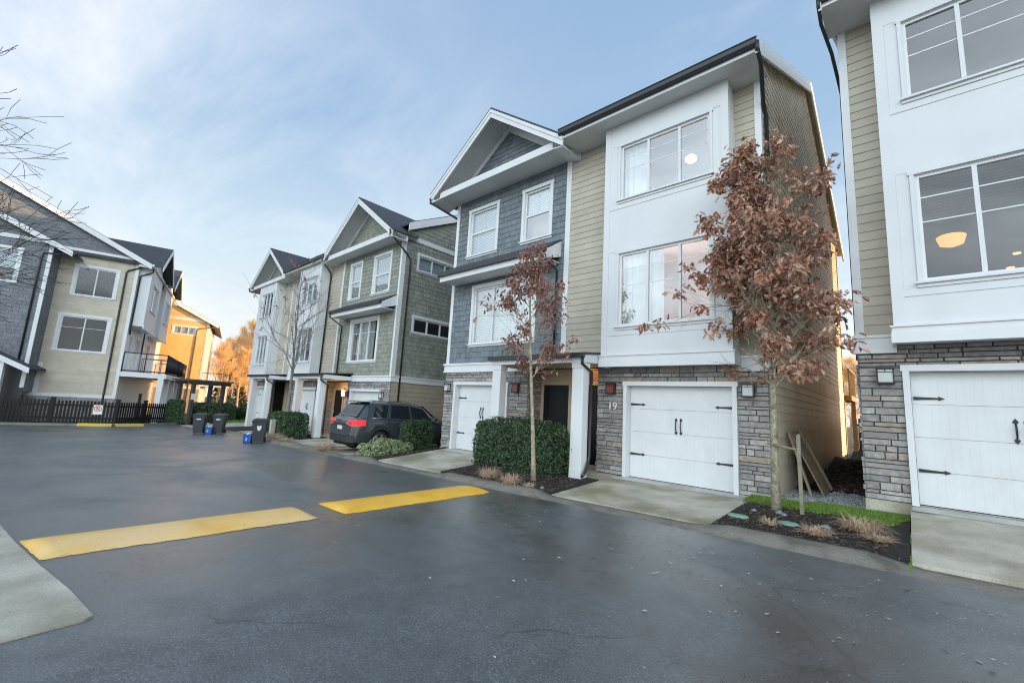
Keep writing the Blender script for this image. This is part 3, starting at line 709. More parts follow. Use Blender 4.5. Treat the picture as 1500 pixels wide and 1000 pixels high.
# side passage: gravel strip, dark soil bank, lawn strip
sheet('gravel_path', 'kerbc', lin(-1.97, -.63, 8), [9.42, 10, 11, 11.8], .015)
scatter('gravel', 'gravel', [(-2.2, -.25, 9.28, 11.9)], 5200, chip(.015, .008, .022, .8), 8)
sb = MB(); nx, ny = 10, 26
for j in range(ny+1):
    for i in range(nx+1):
        x = lerp(-1.97, -.63, i/nx); y = lerp(11.3, 25, j/ny); h = .42*sstep(11.3, 16, y)*(.6+.4*math.sin(2.2*x+y)) + rk.uniform(-.03, .03)
        sb.v.append((x, y, gz(x, y)-.03+h))
for j in range(ny):
    for i in range(nx): k = j*(nx+1)+i; sb.f.append((k, k+1, k+nx+2, k+nx+1)); sb.sm.append(False)
tag(sb.build('soil_bank', 'soil'), kind='structure')
scatter('soil_clods', 'mulch', [(-1.95, -.65, 11.4, 16)], 1500, lambda b, r, x, y: chip(.02+.42*sstep(11.3, 16, y)*(.6+.4*math.sin(2.2*x+y)), .02, .06, .7)(b, r, x, y), 9)
def blade(h0, h1, off=.0):
    def f(b, r, x, y):
        z = gz(x, y)+off; h = r.uniform(h0, h1); a = r.uniform(0, 6.28); l = r.uniform(.1, .7)*h; w_ = .0045
        dx, dy = math.cos(a), math.sin(a)
        b.face([(x-dy*w_, y+dx*w_, z), (x+dy*w_, y-dx*w_, z), (x+dx*l*.4+dy*w_*.7, y+dy*l*.4-dx*w_*.7, z+h*.65), (x+dx*l*.4-dy*w_*.7, y+dy*l*.4+dx*w_*.7, z+h*.65)])
        b.face([(x+dx*l*.4-dy*w_*.7, y+dy*l*.4+dx*w_*.7, z+h*.65), (x+dx*l*.4+dy*w_*.7, y+dy*l*.4-dx*w_*.7, z+h*.65), (x+dx*l, y+dy*l, z+h)])
    return f
lw = MB()
sheet('lawn', 'earth', lin(-2.25, -.13, 8), [8.45, 8.7, 8.9, 9.1, 9.3], .038)
def lawnmask(b, r, x, y):
    if y < 8.86-.16*(x+2.3)+.06*math.sin(x*6)+.04*math.sin(x*17)+r.uniform(-.05, .08): return
    blade(.02, .06, .045)(b, r, x, y)
scatter('lawn_grass', 'grass', [(-2.3, -.13, 8.40, 9.36)], 30000, lawnmask, 11)
scatter('lawn_grass', 'grass', [(-31.5, -30.9, 8.6, 9.9)], 1500, blade(.06, .2, .0), 12)
scatter('moss_in_crack', 'grass', [(-.125, -.095, 6.5, 7.15), (-.12, -.10, 7.6, 7.9)], 160, blade(.006, .016, .03), 13)
# left sidewalk corner with its dark edge
sw = MB(); poly = [(-12, -.55), (-9.2, -.15), (-7.9, .03), (-6.9, .16), (-5.86, .32), (-5.0, .47), (-4.36, .55), (-4.32, .52), (-4.27, .05), (-4.2, -4), (-12, -4)]
def slab(mb, poly, hgt):
    tp = [(x, y, road_z(x)+hgt) for x, y in poly]; mb.face(tp[::-1] if sum((poly[i][0]*poly[(i+1) % len(poly)][1]-poly[(i+1) % len(poly)][0]*poly[i][1]) for i in range(len(poly))) < 0 else tp)
    for i in range(len(tp)):
        p, q = tp[i], tp[(i+1) % len(tp)]; mb.face([p, q, (q[0], q[1], q[2]-.12), (p[0], p[1], p[2]-.12)])
slab(sw, [(-12, -.55), (-9.2, -.15), (-7.9, .03), (-6.9, .16), (-5.86, .32), (-5.735, .345), (-5.62, -4), (-12, -4)], .016)
slab(sw, [(-5.722, .347), (-5.0, .47), (-4.36, .55), (-4.32, .50), (-4.27, .05), (-4.2, -4), (-5.607, -4)], .016)
tag(sw.build('sidewalk', 'walk'), kind='structure')
# far edge of the road: low concrete edging under the fence, the far apron
ed = MB()
FA, FB, FC = Vector((-32.1, -1.4)), Vector((-30.55, 3.3)), Vector((-32.7, 6.2))
for p, q in ((FA, FB), (FB, FC)):
    d = (q-p).normalized(); nn = Vector((d.y, -d.x))*.16
    ed.hexa([(a.x, a.y, road_z(a.x)+h) for h in (-.1, .10) for a in (p+nn*2.2, q+nn*2.2, q+nn*.3, p+nn*.3)])
tag(ed.build('kerb', 'kerbc'), kind='structure')
ap = MB(); slab(ap, [(-31.4, 6.3), (-25.0, 6.6), (-25.0, 9.3), (-33, 9.6)], .03); tag(ap.build('pavement', 'walk'), kind='structure')
bed_far = MB(); slab(bed_far, [(-36, -6), (-32.5, -1.6), (-30.95, 3.3), (-33.0, 6.1), (-33, 9.6), (-40, 14), (-52, 14), (-52, -6)], .03); tag(bed_far.build('garden_ground', 'soil'), kind='structure')
# speed hump: two yellow halves with a gap in the middle
def hump(y0, y1, label, m, edge=None):
    b = MB(); n = 12; m_ = 70; r = random.Random(int(y0*10))
    prof = [0, .35, .62, .80, .92, .98, 1, .98, .92, .80, .62, .35, 0]
    for j in range(m_+1):
        for i in range(n+1):
            t = i/n; x = lerp(-7.02, -6.12, t); ya = edge(x) if edge else y0; y = lerp(ya, y1, j/m_)
            if i in (0, n): x += r.uniform(-.012, .012)+.012*math.sin(y*5.3)+.008*math.sin(y*23)
            if j in (0, m_): y += r.uniform(-.006, .006)
            b.v.append((x, y, road_z(x)+.004+.058*prof[i]*min(1, (y-ya)/.10+.05 if j else 0, (y1-y)/.10+.05 if j < m_ else 0)))
    for j in range(m_):
        for i in range(n): k = j*(n+1)+i; b.f.append((k, k+1, k+n+2, k+n+1)); b.sm.append(True)
    top(b, 'speed_hump', m, label, 'speed hump', 'yellow speed hump halves across the road')
hump(.10, 2.95, 'faded yellow speed hump half that ends at the left sidewalk, worn pale in its middle', 'yellowworn', lambda x: lerp(.165, .325, (x+6.9)/1.04)+.03)
hump(3.33, 6.36, 'brighter yellow speed hump half that ends beside the planted bed and right kerb', 'yellow')
lt = MB(); rl = random.Random(31)
for _ in range(1100):
    y = 6.85-abs(rl.gauss(0, 1.9)); x = rl.uniform(-8, 1.5)
    if y < .6: continue
    s = rl.choice((.007, .009, .010, .014, .024))*rl.uniform(.8, 1.3); a = rl.uniform(0, 6.28); c, d = math.cos(a)*s, math.sin(a)*s; z = road_z(x)+(.006 if y < 6.45 else .085)
    lt.face([(x-c, y-d, z), (x+d*.5, y-c*.5, z+.003), (x+c, y+d, z), (x-d*.5, y+c*.5, z+.002)])
tag(lt.build('leaf_litter', 'litter'), kind='stuff')

# ------------------------------------------------------------------ the paired townhouses beside the road
def duplex(xc, dr, dz, label, number=None, orange_edge=False):
    root = thing('townhouse', (xc+dr*4.8, 9.4, -1.43+dz), label, 'townhouse')
    X = lambda s: xc+dr*s
    def rg(a, b): p, q = X(a), X(b); return (min(p, q), max(p, q))
    FR = lambda f: f if dr > 0 else [1-t for t in reversed(f)]
    W = Wall((0, 9.4, dz), (1, 0, 0), (0, -1, 0)); H = []
    shing = 'blue' if dr < 0 else 'green'
    # --- ground storey
    g1 = rg(.54, 2.97); g2 = rg(6.64, 9.03); zb = -1.415
    garage(W, root, *g1, zb, .725, H, face=.045); garage(W, root, *g2, zb, .70, H, face=.045)
    for i, (a, b, e) in enumerate(((0, 3.68, 1.07), (5.93, 9.55, 1.07))):
        stonework(W, *rg(a, b), zb+.02, e, [h for h in H], 11+i).build('stone_veneer', 'stone', root)
        clad(W, *rg(a, b), zb-.25, 1.08, H, 'flat').build('mortar', 'grout', root)
    # returns into the porch and round the open corner
    for (sx, nx_) in ((3.68, 1), (5.93, -1)):
        Wr = Wall((X(sx), 9.4, dz), (0, 1, 0) if nx_*dr > 0 else (0, -1, 0), (nx_*dr, 0, 0))
        stonework(Wr, *((0, .56) if nx_*dr > 0 else (-.56, 0)), zb+.02, 1.07, (), 21).build('stone_veneer', 'stone', root)
    Wc = Wall((X(0), 9.4, dz), (0, -dr, 0), (-dr, 0, 0))
    stonework(Wc, *((0, .34) if dr < 0 else (-.34, 0)), zb+.02, 1.07, (), 23).build('stone_veneer', 'stone', root)
    for ends in (rg(-.02, .535), rg(9.035, 9.57)): fd = MB(); fd.bar(*ends, 9.36, 9.6, zb+dz-.3, zb+dz+.015); fd.build('foundation', 'concrete', root)
    lamp(W, root, X(.335), .57, 'frost'); lamp(W, root, X(3.30), .57, 'red'); lamp(W, root, X(9.36), .53, 'frost'); lamp(W, root, X(6.33), .55, 'red')
    if number:
        cu = bpy.data.curves.new('number', 'FONT'); cu.body = number; cu.size = .25; cu.extrude = .008; cu.align_x = 'CENTER'; cu.offset = .002
        tmp = bpy.data.objects.new('tmp', cu); COL.objects.link(tmp); dg = bpy.context.evaluated_depsgraph_get()
        me = bpy.data.meshes.new_from_object(tmp.evaluated_get(dg)); bpy.data.objects.remove(tmp)
        me.materials.clear(); me.materials.append(MT['num'])
        no = bpy.data.objects.new('house_number', me); COL.objects.link(no); no.parent = root
        no.location = Vector((X(3.26), 9.4-.062, .075+dz))-ORG[root]; no.rotation_euler = (R(90), 0, 0)
    # --- porch
    Wp = Wall((0, 9.95, dz), (1, 0, 0), (0, -1, 0))
    pr = clad(Wp, *rg(3.68, 5.93), zb, 1.08, (), 'lap', .155, seed=5); pr.build('porch_wall', 'tan', root)
    d1 = rg(3.72, 4.52); d2 = rg(4.92, 5.78)
    fdoor(Wp, root, *d1, zb+.06, .68); fdoor(Wp, root, *d2, zb+.06, .68)
    tb = MB(); tb.box(Wp, d1[0]-.1, d1[1]+.1, .80, 1.0, .0, .03); tb.build('cedar_panel', 'cedar', root)
    pc = MB(); a, b = rg(3.40, 6.42); y0 = 8.32
    pc.hexa([(a, y0, 1.27+dz), (b, y0, 1.27+dz), (b, 9.39, 1.38+dz), (a, 9.39, 1.38+dz), (a, y0, 1.32+dz), (b, y0, 1.32+dz), (b, 9.39, 1.43+dz), (a, 9.39, 1.43+dz)])
    cr = pc.build('porch_roof', 'dark', root)
    f = MB(); f.bar(a+.03, b-.03, y0+.01, y0+.05, 1.09+dz, 1.268+dz)
    for x in (a+.03, b-.07): f.hexa([(x, y0+.051, 1.09+dz), (x+.04, y0+.051, 1.09+dz), (x+.04, 9.39, 1.14+dz), (x, 9.39, 1.14+dz), (x, y0+.051, 1.268+dz), (x+.04, y0+.051, 1.268+dz), (x+.04, 9.39, 1.378+dz), (x, 9.39, 1.378+dz)])
    f.build('fascia', 'white', cr)
    cs = MB(); cs.bar(a+.072, b-.072, y0+.052, 9.94, 1.085+dz, 1.105+dz); cs.build('soffit', 'tan', cr)
    gt = MB(); gt.bar(a, b, y0-.1, y0-.002, 1.20+dz, 1.30+dz); gt.build('gutter', 'dark', cr)
    p1 = rg(3.46, 3.76); p2 = rg(6.04, 6.34)
    for p_ in (p1, p2): post(root, p_[0], p_[1], 8.36, 8.60, gz(p_[0], 8.4)-.02, 1.088+dz)
    e = X(3.44)
    downspout(root, [(e, 8.27, 1.2+dz), (e, 8.27, 1.05+dz), (e-dr*.02, 8.63, .9+dz), (e-dr*.02, 8.63, -1.0+dz), (e-dr*.02, 8.60, -1.1+dz), (e-dr*.06, 8.42, -1.32+dz), (e-dr*.06, 8.30, -1.40+dz)])
    pl = bpy.data.lights.new('porch_light', 'POINT'); pl.energy = 3; pl.color = (1, .55, .22); pl.shadow_soft_size = .08
    po = bpy.data.objects.new('porch_light', pl); COL.objects.link(po); po.parent = root; po.location = Vector((X(4.15), 9.55, .98+dz))-ORG[root]
    # --- upper storeys, shingled half
    HU = []
    a, b = rg(4.86, 9.55)
    W1 = rg(7.52, 8.93); W2 = rg(5.40, 6.45); W3 = rg(5.90, 8.42)
    window(W, root, W1[0]+.09, W1[1]-.09, 4.93, 6.50, None, (), 1, .105, .11, True, 'blind', 1, True, HU)
    window(W, root, W2[0]+.04, W2[1]-.04, 4.93, 6.50, None, (), 1, .105, .11, True, 'blind', .55, True, HU)
    window(W, root, W3[0], W3[1], 1.92, 3.74, FR([0, .66, 1]), (), 0, .115, .13, True, 'blind', 1, False, HU)
    clad(W, a, b, 1.31, 7.16, HU, 'shake', .178, seed=2).build('shingle_wall', shing, root)
    cb = MB(); q = rg(4.70, 4.86); cb.box(W, *q, 1.1, 7.15, 0, .03); cb.build('corner_board', 'white', root)
    cb = MB(); q = rg(9.44, 9.57); cb.box(W, *q, 1.31, 7.15, .0, .032); q2 = rg(9.555, 9.587); cb.bar(*q2, 9.375, 9.50, 1.31+dz, 7.15+dz); cb.build('corner_board', 'white', root)
    bt = MB(); q = rg(5.9, 9.62); bt.box(W, *q, 1.06, 1.25, 0, .06); q = rg(5.9, 9.66); bt.box(W, *q, 1.25, 1.31, 0, .09); bt.box(W, *q, 1.02, 1.06, 0, .075); bt.build('belt_trim', 'white', root)
    # --- upper storeys, lap-sided strips and bay
    HB = []
    clad(W, *rg(3.2, 4.70), 1.10, 7.16, (), 'lap', .165, seed=4).build('lap_siding', 'beige', root)
    clad(W, *rg(.10, .7), 1.10, 7.16, (), 'lap', .165, seed=6).build('lap_siding', 'beige', root)
    cb = MB(); q = rg(-.015, .10); cb.box(W, *q, 1.10, 7.16, 0, .03); q = rg(-.022, -.001); cb.bar(*q, 9.371, 9.50, 1.1+dz, 7.16+dz); cb.build('corner_board', 'white', root)
    bt = MB(); q = rg(-.05, .50); bt.box(W, *q, .98, 1.20, 0, .06); bt.box(W, *rg(-.07, .50), 1.20, 1.25, 0, .085); bt.box(W, *rg(-.07, .50), .94, .98, 0, .08); bt.build('belt_trim', 'white', root)
    BK = MB(); q = clad(W, *rg(.02, 9.53), 1.06, 7.2, [*HU, (*rg(.55, 3.32), 1.1, 7.2)], 'flat'); BK.v = [(v[0], v[1]+.012, v[2]) for v in q.v]; BK.f = q.f; BK.sm = q.sm; BK.build('sheathing', 'backing', root)
    bx = rg(.50, 3.36); L = bx[1]-bx[0]
    wa = (.42, 2.50) if dr < 0 else (.36, 2.44)
    wz = lambda lo, hi: (lo+dz, hi+dz)
    fr = FR([0, .315, .67, 1])
    wins = [(wa[0], wa[1], *wz(5.07, 6.47), fr, 'curtain', (0, .31) if dr < 0 else (.7, 1)), (wa[0], wa[1], *wz(1.97, 3.72), fr, 'curtain' if dr < 0 else 'slats', (.0, .48) if dr < 0 else None)]
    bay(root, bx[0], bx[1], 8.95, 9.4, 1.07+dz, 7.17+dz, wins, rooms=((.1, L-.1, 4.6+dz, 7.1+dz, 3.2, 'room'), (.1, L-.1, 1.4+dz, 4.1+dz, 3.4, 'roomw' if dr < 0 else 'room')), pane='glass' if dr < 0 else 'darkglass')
    # lit ceiling lamps seen through the panes
    if dr < 0:
        c = MB(); cx, cy, cz = -3.62, 10.0, 6.17+dz
        c.tube([(cx, cy, cz+.12), (cx, cy, cz+.05), (cx, cy, cz-.02), (cx, cy, cz-.07)], [.06, .14, .13, .05], 16)
        c.build('ceiling_lamp', 'pendantw', root)
        c = MB(); cx, cy, cz = -4.48, 10.2, 2.55+dz; c.tube([(cx, cy, cz+.07), (cx, cy, cz), (cx, cy, cz-.06)], [.03, .06, .05], 12); c.build('pendant_lamp', 'pendant', root)
    else:
        c = MB(); cx, cy, cz = .67, 10.2, 3.20; c.tube([(cx, cy, cz+.10), (cx, cy, cz+.085), (cx, cy, cz-.05), (cx, cy, cz-.09)], [.17, .19, .15, .05], 20); c.build('pendant_lamp', 'pendant', root)
        for q in ((1.49, 11.0, 3.06), (1.40, 11.0, 2.82)):
            c = MB(); c.tube([(q[0], q[1], q[2]), (q[0], q[1], q[2]+.02)], [.05, .05], 12); c.build('downlight', 'pendantw', root)
    if dr < 0:
        for q, e_ in (((-3.9, 10.4, 2.9+dz), 26), ((-3.62, 10.0, 5.98+dz), 9)):
            rl_ = bpy.data.lights.new('room_light', 'POINT'); rl_.energy = e_; rl_.color = (1, .62, .36); rl_.shadow_soft_size = .15
            ro_ = bpy.data.objects.new('room_light', rl_); COL.objects.link(ro_); ro_.parent = root; ro_.location = Vector(q)-ORG[root]
    # --- awning over the lower shingled window
    q = rg(4.98, 9.45); awning(root, q[0], q[1], 9.4, 8.72, 3.97+dz, 4.24+dz, 4.70+dz)
    e = X(5.06); downspout(root, [(e, 8.66, 4.1+dz), (e, 8.66, 4.0+dz), (e, 9.33, 3.8+dz), (e, 9.33, 1.34+dz)], .03)
    # --- roofs
    ye = 8.45
    ex = rg(-.18, 9.70)
    gq = rg(4.42, 10.12); zr, yb = main_roof(root, ex[0], ex[1], ye, 7.25+dz, 15.6, cuts=((gq[0], gq[1], 9.45),))
    q = rg(-.17, 4.52); eave(root, q[0], q[1], ye+.06, 9.4, 7.17+dz)
    q = rg(4.42, 10.12); gable(root, q[0], q[1], (q[0]+q[1])/2, 8.52, 7.13+dz, 9.20+dz, 9.4, shing, yback=13)
    ex_ = X(-.19)
    if dr < 0: downspout(root, [(ex_, 8.42, 7.20+dz), (ex_, 8.43, 7.05+dz), (ex_, 8.7, 6.9+dz), (X(-.07), 9.36, 6.5+dz), (X(-.07), 9.6, 6.35+dz), (X(-.07), 9.6, .9+dz)], .042)
    else: downspout(root, [(ex_, 8.42, 7.20+dz), (ex_, 8.43, 7.05+dz), (ex_, 8.7, 6.9+dz), (X(-.10), 9.2, 6.6+dz), (X(-.045), 9.95, 6.2+dz), (X(-.045), 9.95, .9+dz)], .03)
    ez = X(9.75); downspout(root, [(X(10.02), 8.46, 7.0+dz), (X(10.02), 8.48, 6.86+dz), (X(9.62), 9.42, 6.5+dz), (X(9.62), 9.50, 6.4+dz), (X(9.62), 9.50, -1.3+dz)], .038)
    # --- end walls
    cl = lambda z: (max(9.4, ye+(z-dz-7.24)/.5), min(21.8, 22.75-(z-dz-7.24)/.5))
    Wo = Wall((xc, 0, 0), (0, 1, 0), (1, 0, 0)) if dr < 0 else Wall((xc, 0, 0), (0, -1, 0), (-1, 0, 0))
    clo = cl if dr < 0 else (lambda z: (-cl(z)[1], -cl(z)[0]))
    u0, u1 = (9.4, 21.8) if dr < 0 else (-21.8, -9.4)
    clad(Wo, u0+(.34 if dr < 0 else 0), u1-(0 if dr < 0 else .34), -1.5+dz, .95+dz, (), 'lap', .17, None, .016, 8).build('side_siding', 'litbeige', root)
    clad(Wo, u0, u1, 1.22+dz, 10.6+dz, (), 'lap', .17, clo, .016, 9).build('side_siding', 'litbeige', root)
    bl = MB(); bl.box(Wo, u0, u1, .95+dz, 1.22+dz, 0, .02); bl.build('belly_band', 'litbeige', root)
    Wi = Wall((X(9.55), 0, 0), (0, -1, 0) if dr < 0 else (0, 1, 0), (dr, 0, 0))
    cli = (lambda z: (-cl(z)[1], -cl(z)[0])) if dr < 0 else cl
    v0, v1 = (-21.8, -9.4) if dr < 0 else (9.4, 21.8)
    clad(Wi, v0, v1, -1.5+dz, 10.6+dz, (), 'lap', .18, cli, .014, 10).build('side_siding', shing, root)
    bkk = MB(); x0, x1 = rg(.03, 9.52)
    for x in (x0, x1):
        bkk.face([(x, 9.42, -1.8+dz), (x, 21.75, -1.8+dz), (x, 21.75, 7.70+dz), (x, 15.6, 10.78+dz), (x, 9.42, 7.68+dz)])
    bkk.face([(x0, 21.76, -1.8+dz), (x1, 21.76, -1.8+dz), (x1, 21.76, 7.70+dz), (x0, 21.76, 7.70+dz)]); bkk.build('rear_wall', 'tan', root)
    cb = MB(); cb.box(Wo, *((21.7, 21.82) if dr < 0 else (-21.82, -21.7)), -1.4+dz, 7.3+dz, .017, .04); cb.build('corner_board', 'tan', root)
    if dr < 0:
        dk = MB(); dk.bar(xc-3, xc+.25, 21.85, 24.2, 1.0+dz, 1.2+dz); dk.bar(xc+.05, xc+.2, 24.0, 24.15, -1.6+dz, 1.0+dz)
        dkk = dk.build('rear_deck', 'wood', root)
        rl_ = MB()
        for i in range(7): y = 21.95+i*.36; rl_.bar(xc+.16, xc+.21, y, y+.05, 1.2+dz, 2.2+dz)
        rl_.bar(xc+.14, xc+.23, 21.86, 24.2, 2.2+dz, 2.27+dz); rl_.build('deck_railing', 'wood', dkk)
    return root
duplex(-1.98, -1, 0.0, 'three storey townhouse pair with blue shingled gable, white box bay and house number 19', '19')
duplex(-.62, 1, .27, 'tall white and beige townhouse at the right edge, orange lamp glowing behind its window')

# ------------------------------------------------------------------ the green and white terrace further up the road
def terrace():
    dz = -.315; YF = 9.75; xc = -15.4; xe = -31.3
    root = thing('townhouse', (-23.3, YF, -1.75), 'long townhouse block of green shingles and white bays behind the parked car', 'townhouse')
    W = Wall((0, YF, 0), (1, 0, 0), (0, -1, 0)); H = []; zb = -1.74
    garage(W, root, -18.5, -16.05, zb, .40, H, face=.045); garage(W, root, -24.35, -21.95, zb, .40, H, face=.045); garage(W, root, -30.5, -28.05, zb, .40, H, face=.045)
    for a, b, sd in ((-18.85, xc, 1), (-25.0, -21.55, 2), (xe, -27.7, 3)):
        stonework(W, a, b, zb, .76, H, 30+sd).build('stone_veneer', 'stone', root)
        clad(W, a, b, zb-.4, .8, H, 'flat').build('mortar', 'grout', root)
    for (sx, s) in ((-18.85, -1), (-21.55, 1)):
        Wr = Wall((sx, YF, 0), (0, 1, 0) if s > 0 else (0, -1, 0), (s, 0, 0)); stonework(Wr, *((0, .6) if s > 0 else (-.6, 0)), zb, .76, (), 41).build('stone_veneer', 'stone', root)
    for x, k in ((-15.9, 'frost'), (-18.72, 'red'), (-21.74, 'frost'), (-24.7, 'frost'), (-27.85, 'frost'), (-30.9, 'frost')): lamp(W, root, x, .18, k)
    Wp = Wall((0, 10.35, 0), (1, 0, 0), (0, -1, 0)); clad(Wp, -21.55, -18.85, zb, .8, (), 'lap', .155, seed=3).build('porch_wall', 'tan', root)
    fdoor(Wp, root, -21.2, -20.4, zb+.05, .36); fdoor(Wp, root, -20.0, -19.1, zb+.05, .36); lamp(Wp, root, -20.22, .22, 'on', 1.2)
    pl = bpy.data.lights.new('porch_light', 'POINT'); pl.energy = 11; pl.color = (1, .5, .18); pl.shadow_soft_size = .1
    po = bpy.data.objects.new('porch_light', pl); COL.objects.link(po); po.parent = root; po.location = Vector((-20.3, 9.95, .3))-ORG[root]
    Wq = Wall((0, 10.35, 0), (1, 0, 0), (0, -1, 0)); clad(Wq, -27.7, -25.0, zb, .8, (), 'lap', .155, seed=3).build('porch_wall', 'tan', root); fdoor(Wq, root, -26.9, -26.0, zb+.05, .36)
    # porch roofs on white posts
    for a, b in ((-21.75, -18.5), (-27.9, -24.8)):
        y0 = 8.4; pc = MB(); pc.hexa([(a, y0, .95), (b, y0, .95), (b, YF, 1.06), (a, YF, 1.06), (a, y0, 1.0), (b, y0, 1.0), (b, YF, 1.11), (a, YF, 1.11)]); cr = pc.build('porch_roof', 'dark', root)
        f = MB(); f.bar(a+.03, b-.03, y0+.01, y0+.05, .77, .948)
        for x in (a+.03, b-.07): f.bar(x, x+.04, y0+.051, YF-.01, .77, .94)
        f.build('fascia', 'white', cr); s = MB(); s.bar(a+.075, b-.075, y0+.052, 10.34, .765, .785); s.build('soffit', 'tan', cr)
        g = MB(); g.bar(a, b, y0-.1, y0-.002, .88, .98); g.build('gutter', 'dark', cr)
        for x in (a+.45, b-.42): post(root, x-.15, x+.15, 8.44, 8.70, gz(x, 8.5)-.02, .768)
        downspout(root, [(b-.1, 8.35, .85), (b-.1, 8.36, .7), (b-.2, 8.75, .5), (b-.2, 8.75, -1.6)], .035)
    # upper storeys
    HU = []
    window(W, root, -19.72, -18.78, 4.62, 6.30, None, (), 0, .11, .12, True, 'blind', 1, True, HU)
    window(W, root, -17.55, -16.30, 4.62, 6.30, None, (), 0, .11, .12, True, 'blind', 1, True, HU)
    window(W, root, -19.1, -16.85, 1.64, 3.46, [0, .33, .66, 1], (.3,), 0, .14, .15, True, 'curtain', 1, False, HU, amt=(.1, .75))
    room(W, root, -19.3, -16.6, 1.3, 3.7, 2.5, 'room')
    clad(W, -20.42, xc-.12, 1.0, 6.85, HU, 'shake', .185, seed=12).build('shingle_wall', 'green', root)
    clad(W, -21.85, -20.55, .8, 6.85, (), 'lap', .17, seed=13).build('lap_siding', 'beige', root)
    HM = []
    window(W, root, -26.0, -25.1, 4.66, 6.1, None, (), 0, .1, .11, True, 'blind', 1, False, HM); window(W, root, -26.0, -25.1, 1.7, 3.4, None, (), 0, .1, .11, True, 'blind', 1, False, HM)
    clad(W, -27.85, -24.35, .8, 6.85, HM, 'lap', .17, seed=14).build('lap_siding', 'beige', root)
    for q in ((-20.55, -20.41), (xc-.13, xc+.02), (-26.75, -26.6), (xe-.02, xe+.12)):
        c = MB(); c.box(W, *q, .95 if q[0] > -21 else .8, 6.85, 0, .034); c.build('corner_board', 'white', root)
    bt = MB(); bt.box(W, -18.5, xc+.06, .74, .93, 0, .06); bt.box(W, -18.5, xc+.08, .93, .99, 0, .09); bt.build('belt_trim', 'white', root)
    q = clad(W, xe+.02, xc-.02, .7, 6.9, HU+HM+[(-24.3, -21.9, .7, 6.9), (-30.5, -27.9, .7, 6.9)], 'flat'); q.v = [(v[0], v[1]+.012, v[2]) for v in q.v]; q.build('sheathing', 'backing', root)
    fr = [0, .33, .66, 1]
    bay(root, -24.42, -21.85, 9.2, YF, .78, 6.85, [(.42, 2.35, 4.70, 6.13, fr, 'blind', None), (.42, 2.35, 1.68, 3.43, fr, 'curtain', (.0, .4))], rooms=((.1, 2.5, 1.2, 3.8, 3, 'room'),))
    bay(root, -30.6, -27.85, 9.2, YF, .78, 6.85, [(.62, 2.4, 4.62, 6.08, fr, 'curtain', (0, .4)), (.62, 2.4, 1.68, 3.43, fr, 'blind', None)], rooms=((.1, 2.6, 4.3, 6.6, 3, 'room'),))
    # side wall facing the camera: green shingles over tan siding
    ye, yr = 8.95, 15.9; ze = 6.95; yb = 2*yr-ye; yend = 22.1
    cl = lambda z: (max(YF, ye+(z-ze+.10)/.5), min(yend, yb-(z-ze+.10)/.5))
    Wo = Wall((xc, 0, 0), (0, 1, 0), (1, 0, 0)); HS = []
    for z0, z1 in ((5.50, 6.36), (2.80, 3.62)):
        window(Wo, root, 10.55, 12.75, z0+.08, z1-.12, [0, .33, .66, 1], (), 0, .1, .12, True, 'blind' if z0 > 4 else 'slats', 1 if z0 > 4 else .3, False, HS, pane='darkglass')
    sh = MB()
    clad(Wo, YF+.13, yend, 1.0, 10.4, HS, 'shake', .185, cl, seed=15).build('shingle_wall', 'green', root)
    clad(Wo, YF, yend, -1.9, .74, (), 'lap', .19, None, .016, 16).build('side_siding', 'tan', root)
    bt = MB(); bt.box(Wo, YF-.0, yend, .74, .93, 0, .06); bt.box(Wo, YF, yend, .93, .99, 0, .09); bt.build('belt_trim', 'white', root)
    c = MB(); c.box(Wo, YF-.034, YF+.13, .99, 6.85, .0, .03); c.build('corner_board', 'white', root)
    fz = MB(); fz.box(Wo, YF+.131, yend, 6.78, 6.98, 0.02, .045); fz.build('frieze_board', 'white', root)
    q = clad(Wo, YF+.02, yend, -1.9, 10.4, HS, 'flat', clip=cl); q.v = [(v[0]-.012, v[1], v[2]) for v in q.v]; q.build('sheathing', 'backing', root)
    Wf = Wall((xe, 0, 0), (0, -1, 0), (-1, 0, 0)); clad(Wf, -yend, -YF, -2.1, 10.4, (), 'lap', .19, lambda z: (-cl(z)[1], -cl(z)[0]), .014, 17).build('side_siding', 'tan', root)
    k = MB(); k.face([(xe+.03, yend, -2.2), (xc-.03, yend, -2.2), (xc-.03, yend, 7.2), (xe+.03, yend, 7.2)]); k.build('rear_wall', 'tan', root)
    main_roof(root, xe-.15, xc+.18, ye, ze, yr, .5, cuts=((-21.35, -15.2, YF+.05), (-32.2, -26.2, YF+.05)))
    eave(root, -26.3, -21.25, ye+.05, YF, ze-.08)
    gable(root, -21.45, -15.15, -18.3, 9.0, 6.83, 9.10, YF, 'green', yback=13.2)
    gable(root, -32.2, -26.2, -29.2, 9.0, 6.83, 8.95, YF, 'green', yback=13.0)
    awning(root, -19.95, -15.55, YF, 9.05, 3.66, 3.93, 4.38)
    downspout(root, [(-19.9, 9.0, 3.85), (-19.9, 9.0, 3.7), (-19.95, 9.66, 3.35), (-19.95, 9.67, 1.1)], .032)
    downspout(root, [(-15.22, 8.92, 6.85), (-15.22, 8.94, 6.7), (-15.33, 9.9, 6.1), (-15.33, 10.1, 5.9), (-15.33, 10.1, -1.6)], .036)
    downspout(root, [(-21.35, 8.92, 6.85), (-21.35, 8.94, 6.7), (-21.8, 9.62, 6.35), (-21.8, 9.68, 6.2), (-21.8, 9.68, 1.0)], .034)
    downspout(root, [(-32.1, 8.92, 6.8), (-32.1, 8.95, 6.66), (-31.35, 9.68, 6.4), (-31.35, 9.7, -1.7)], .034)
terrace()

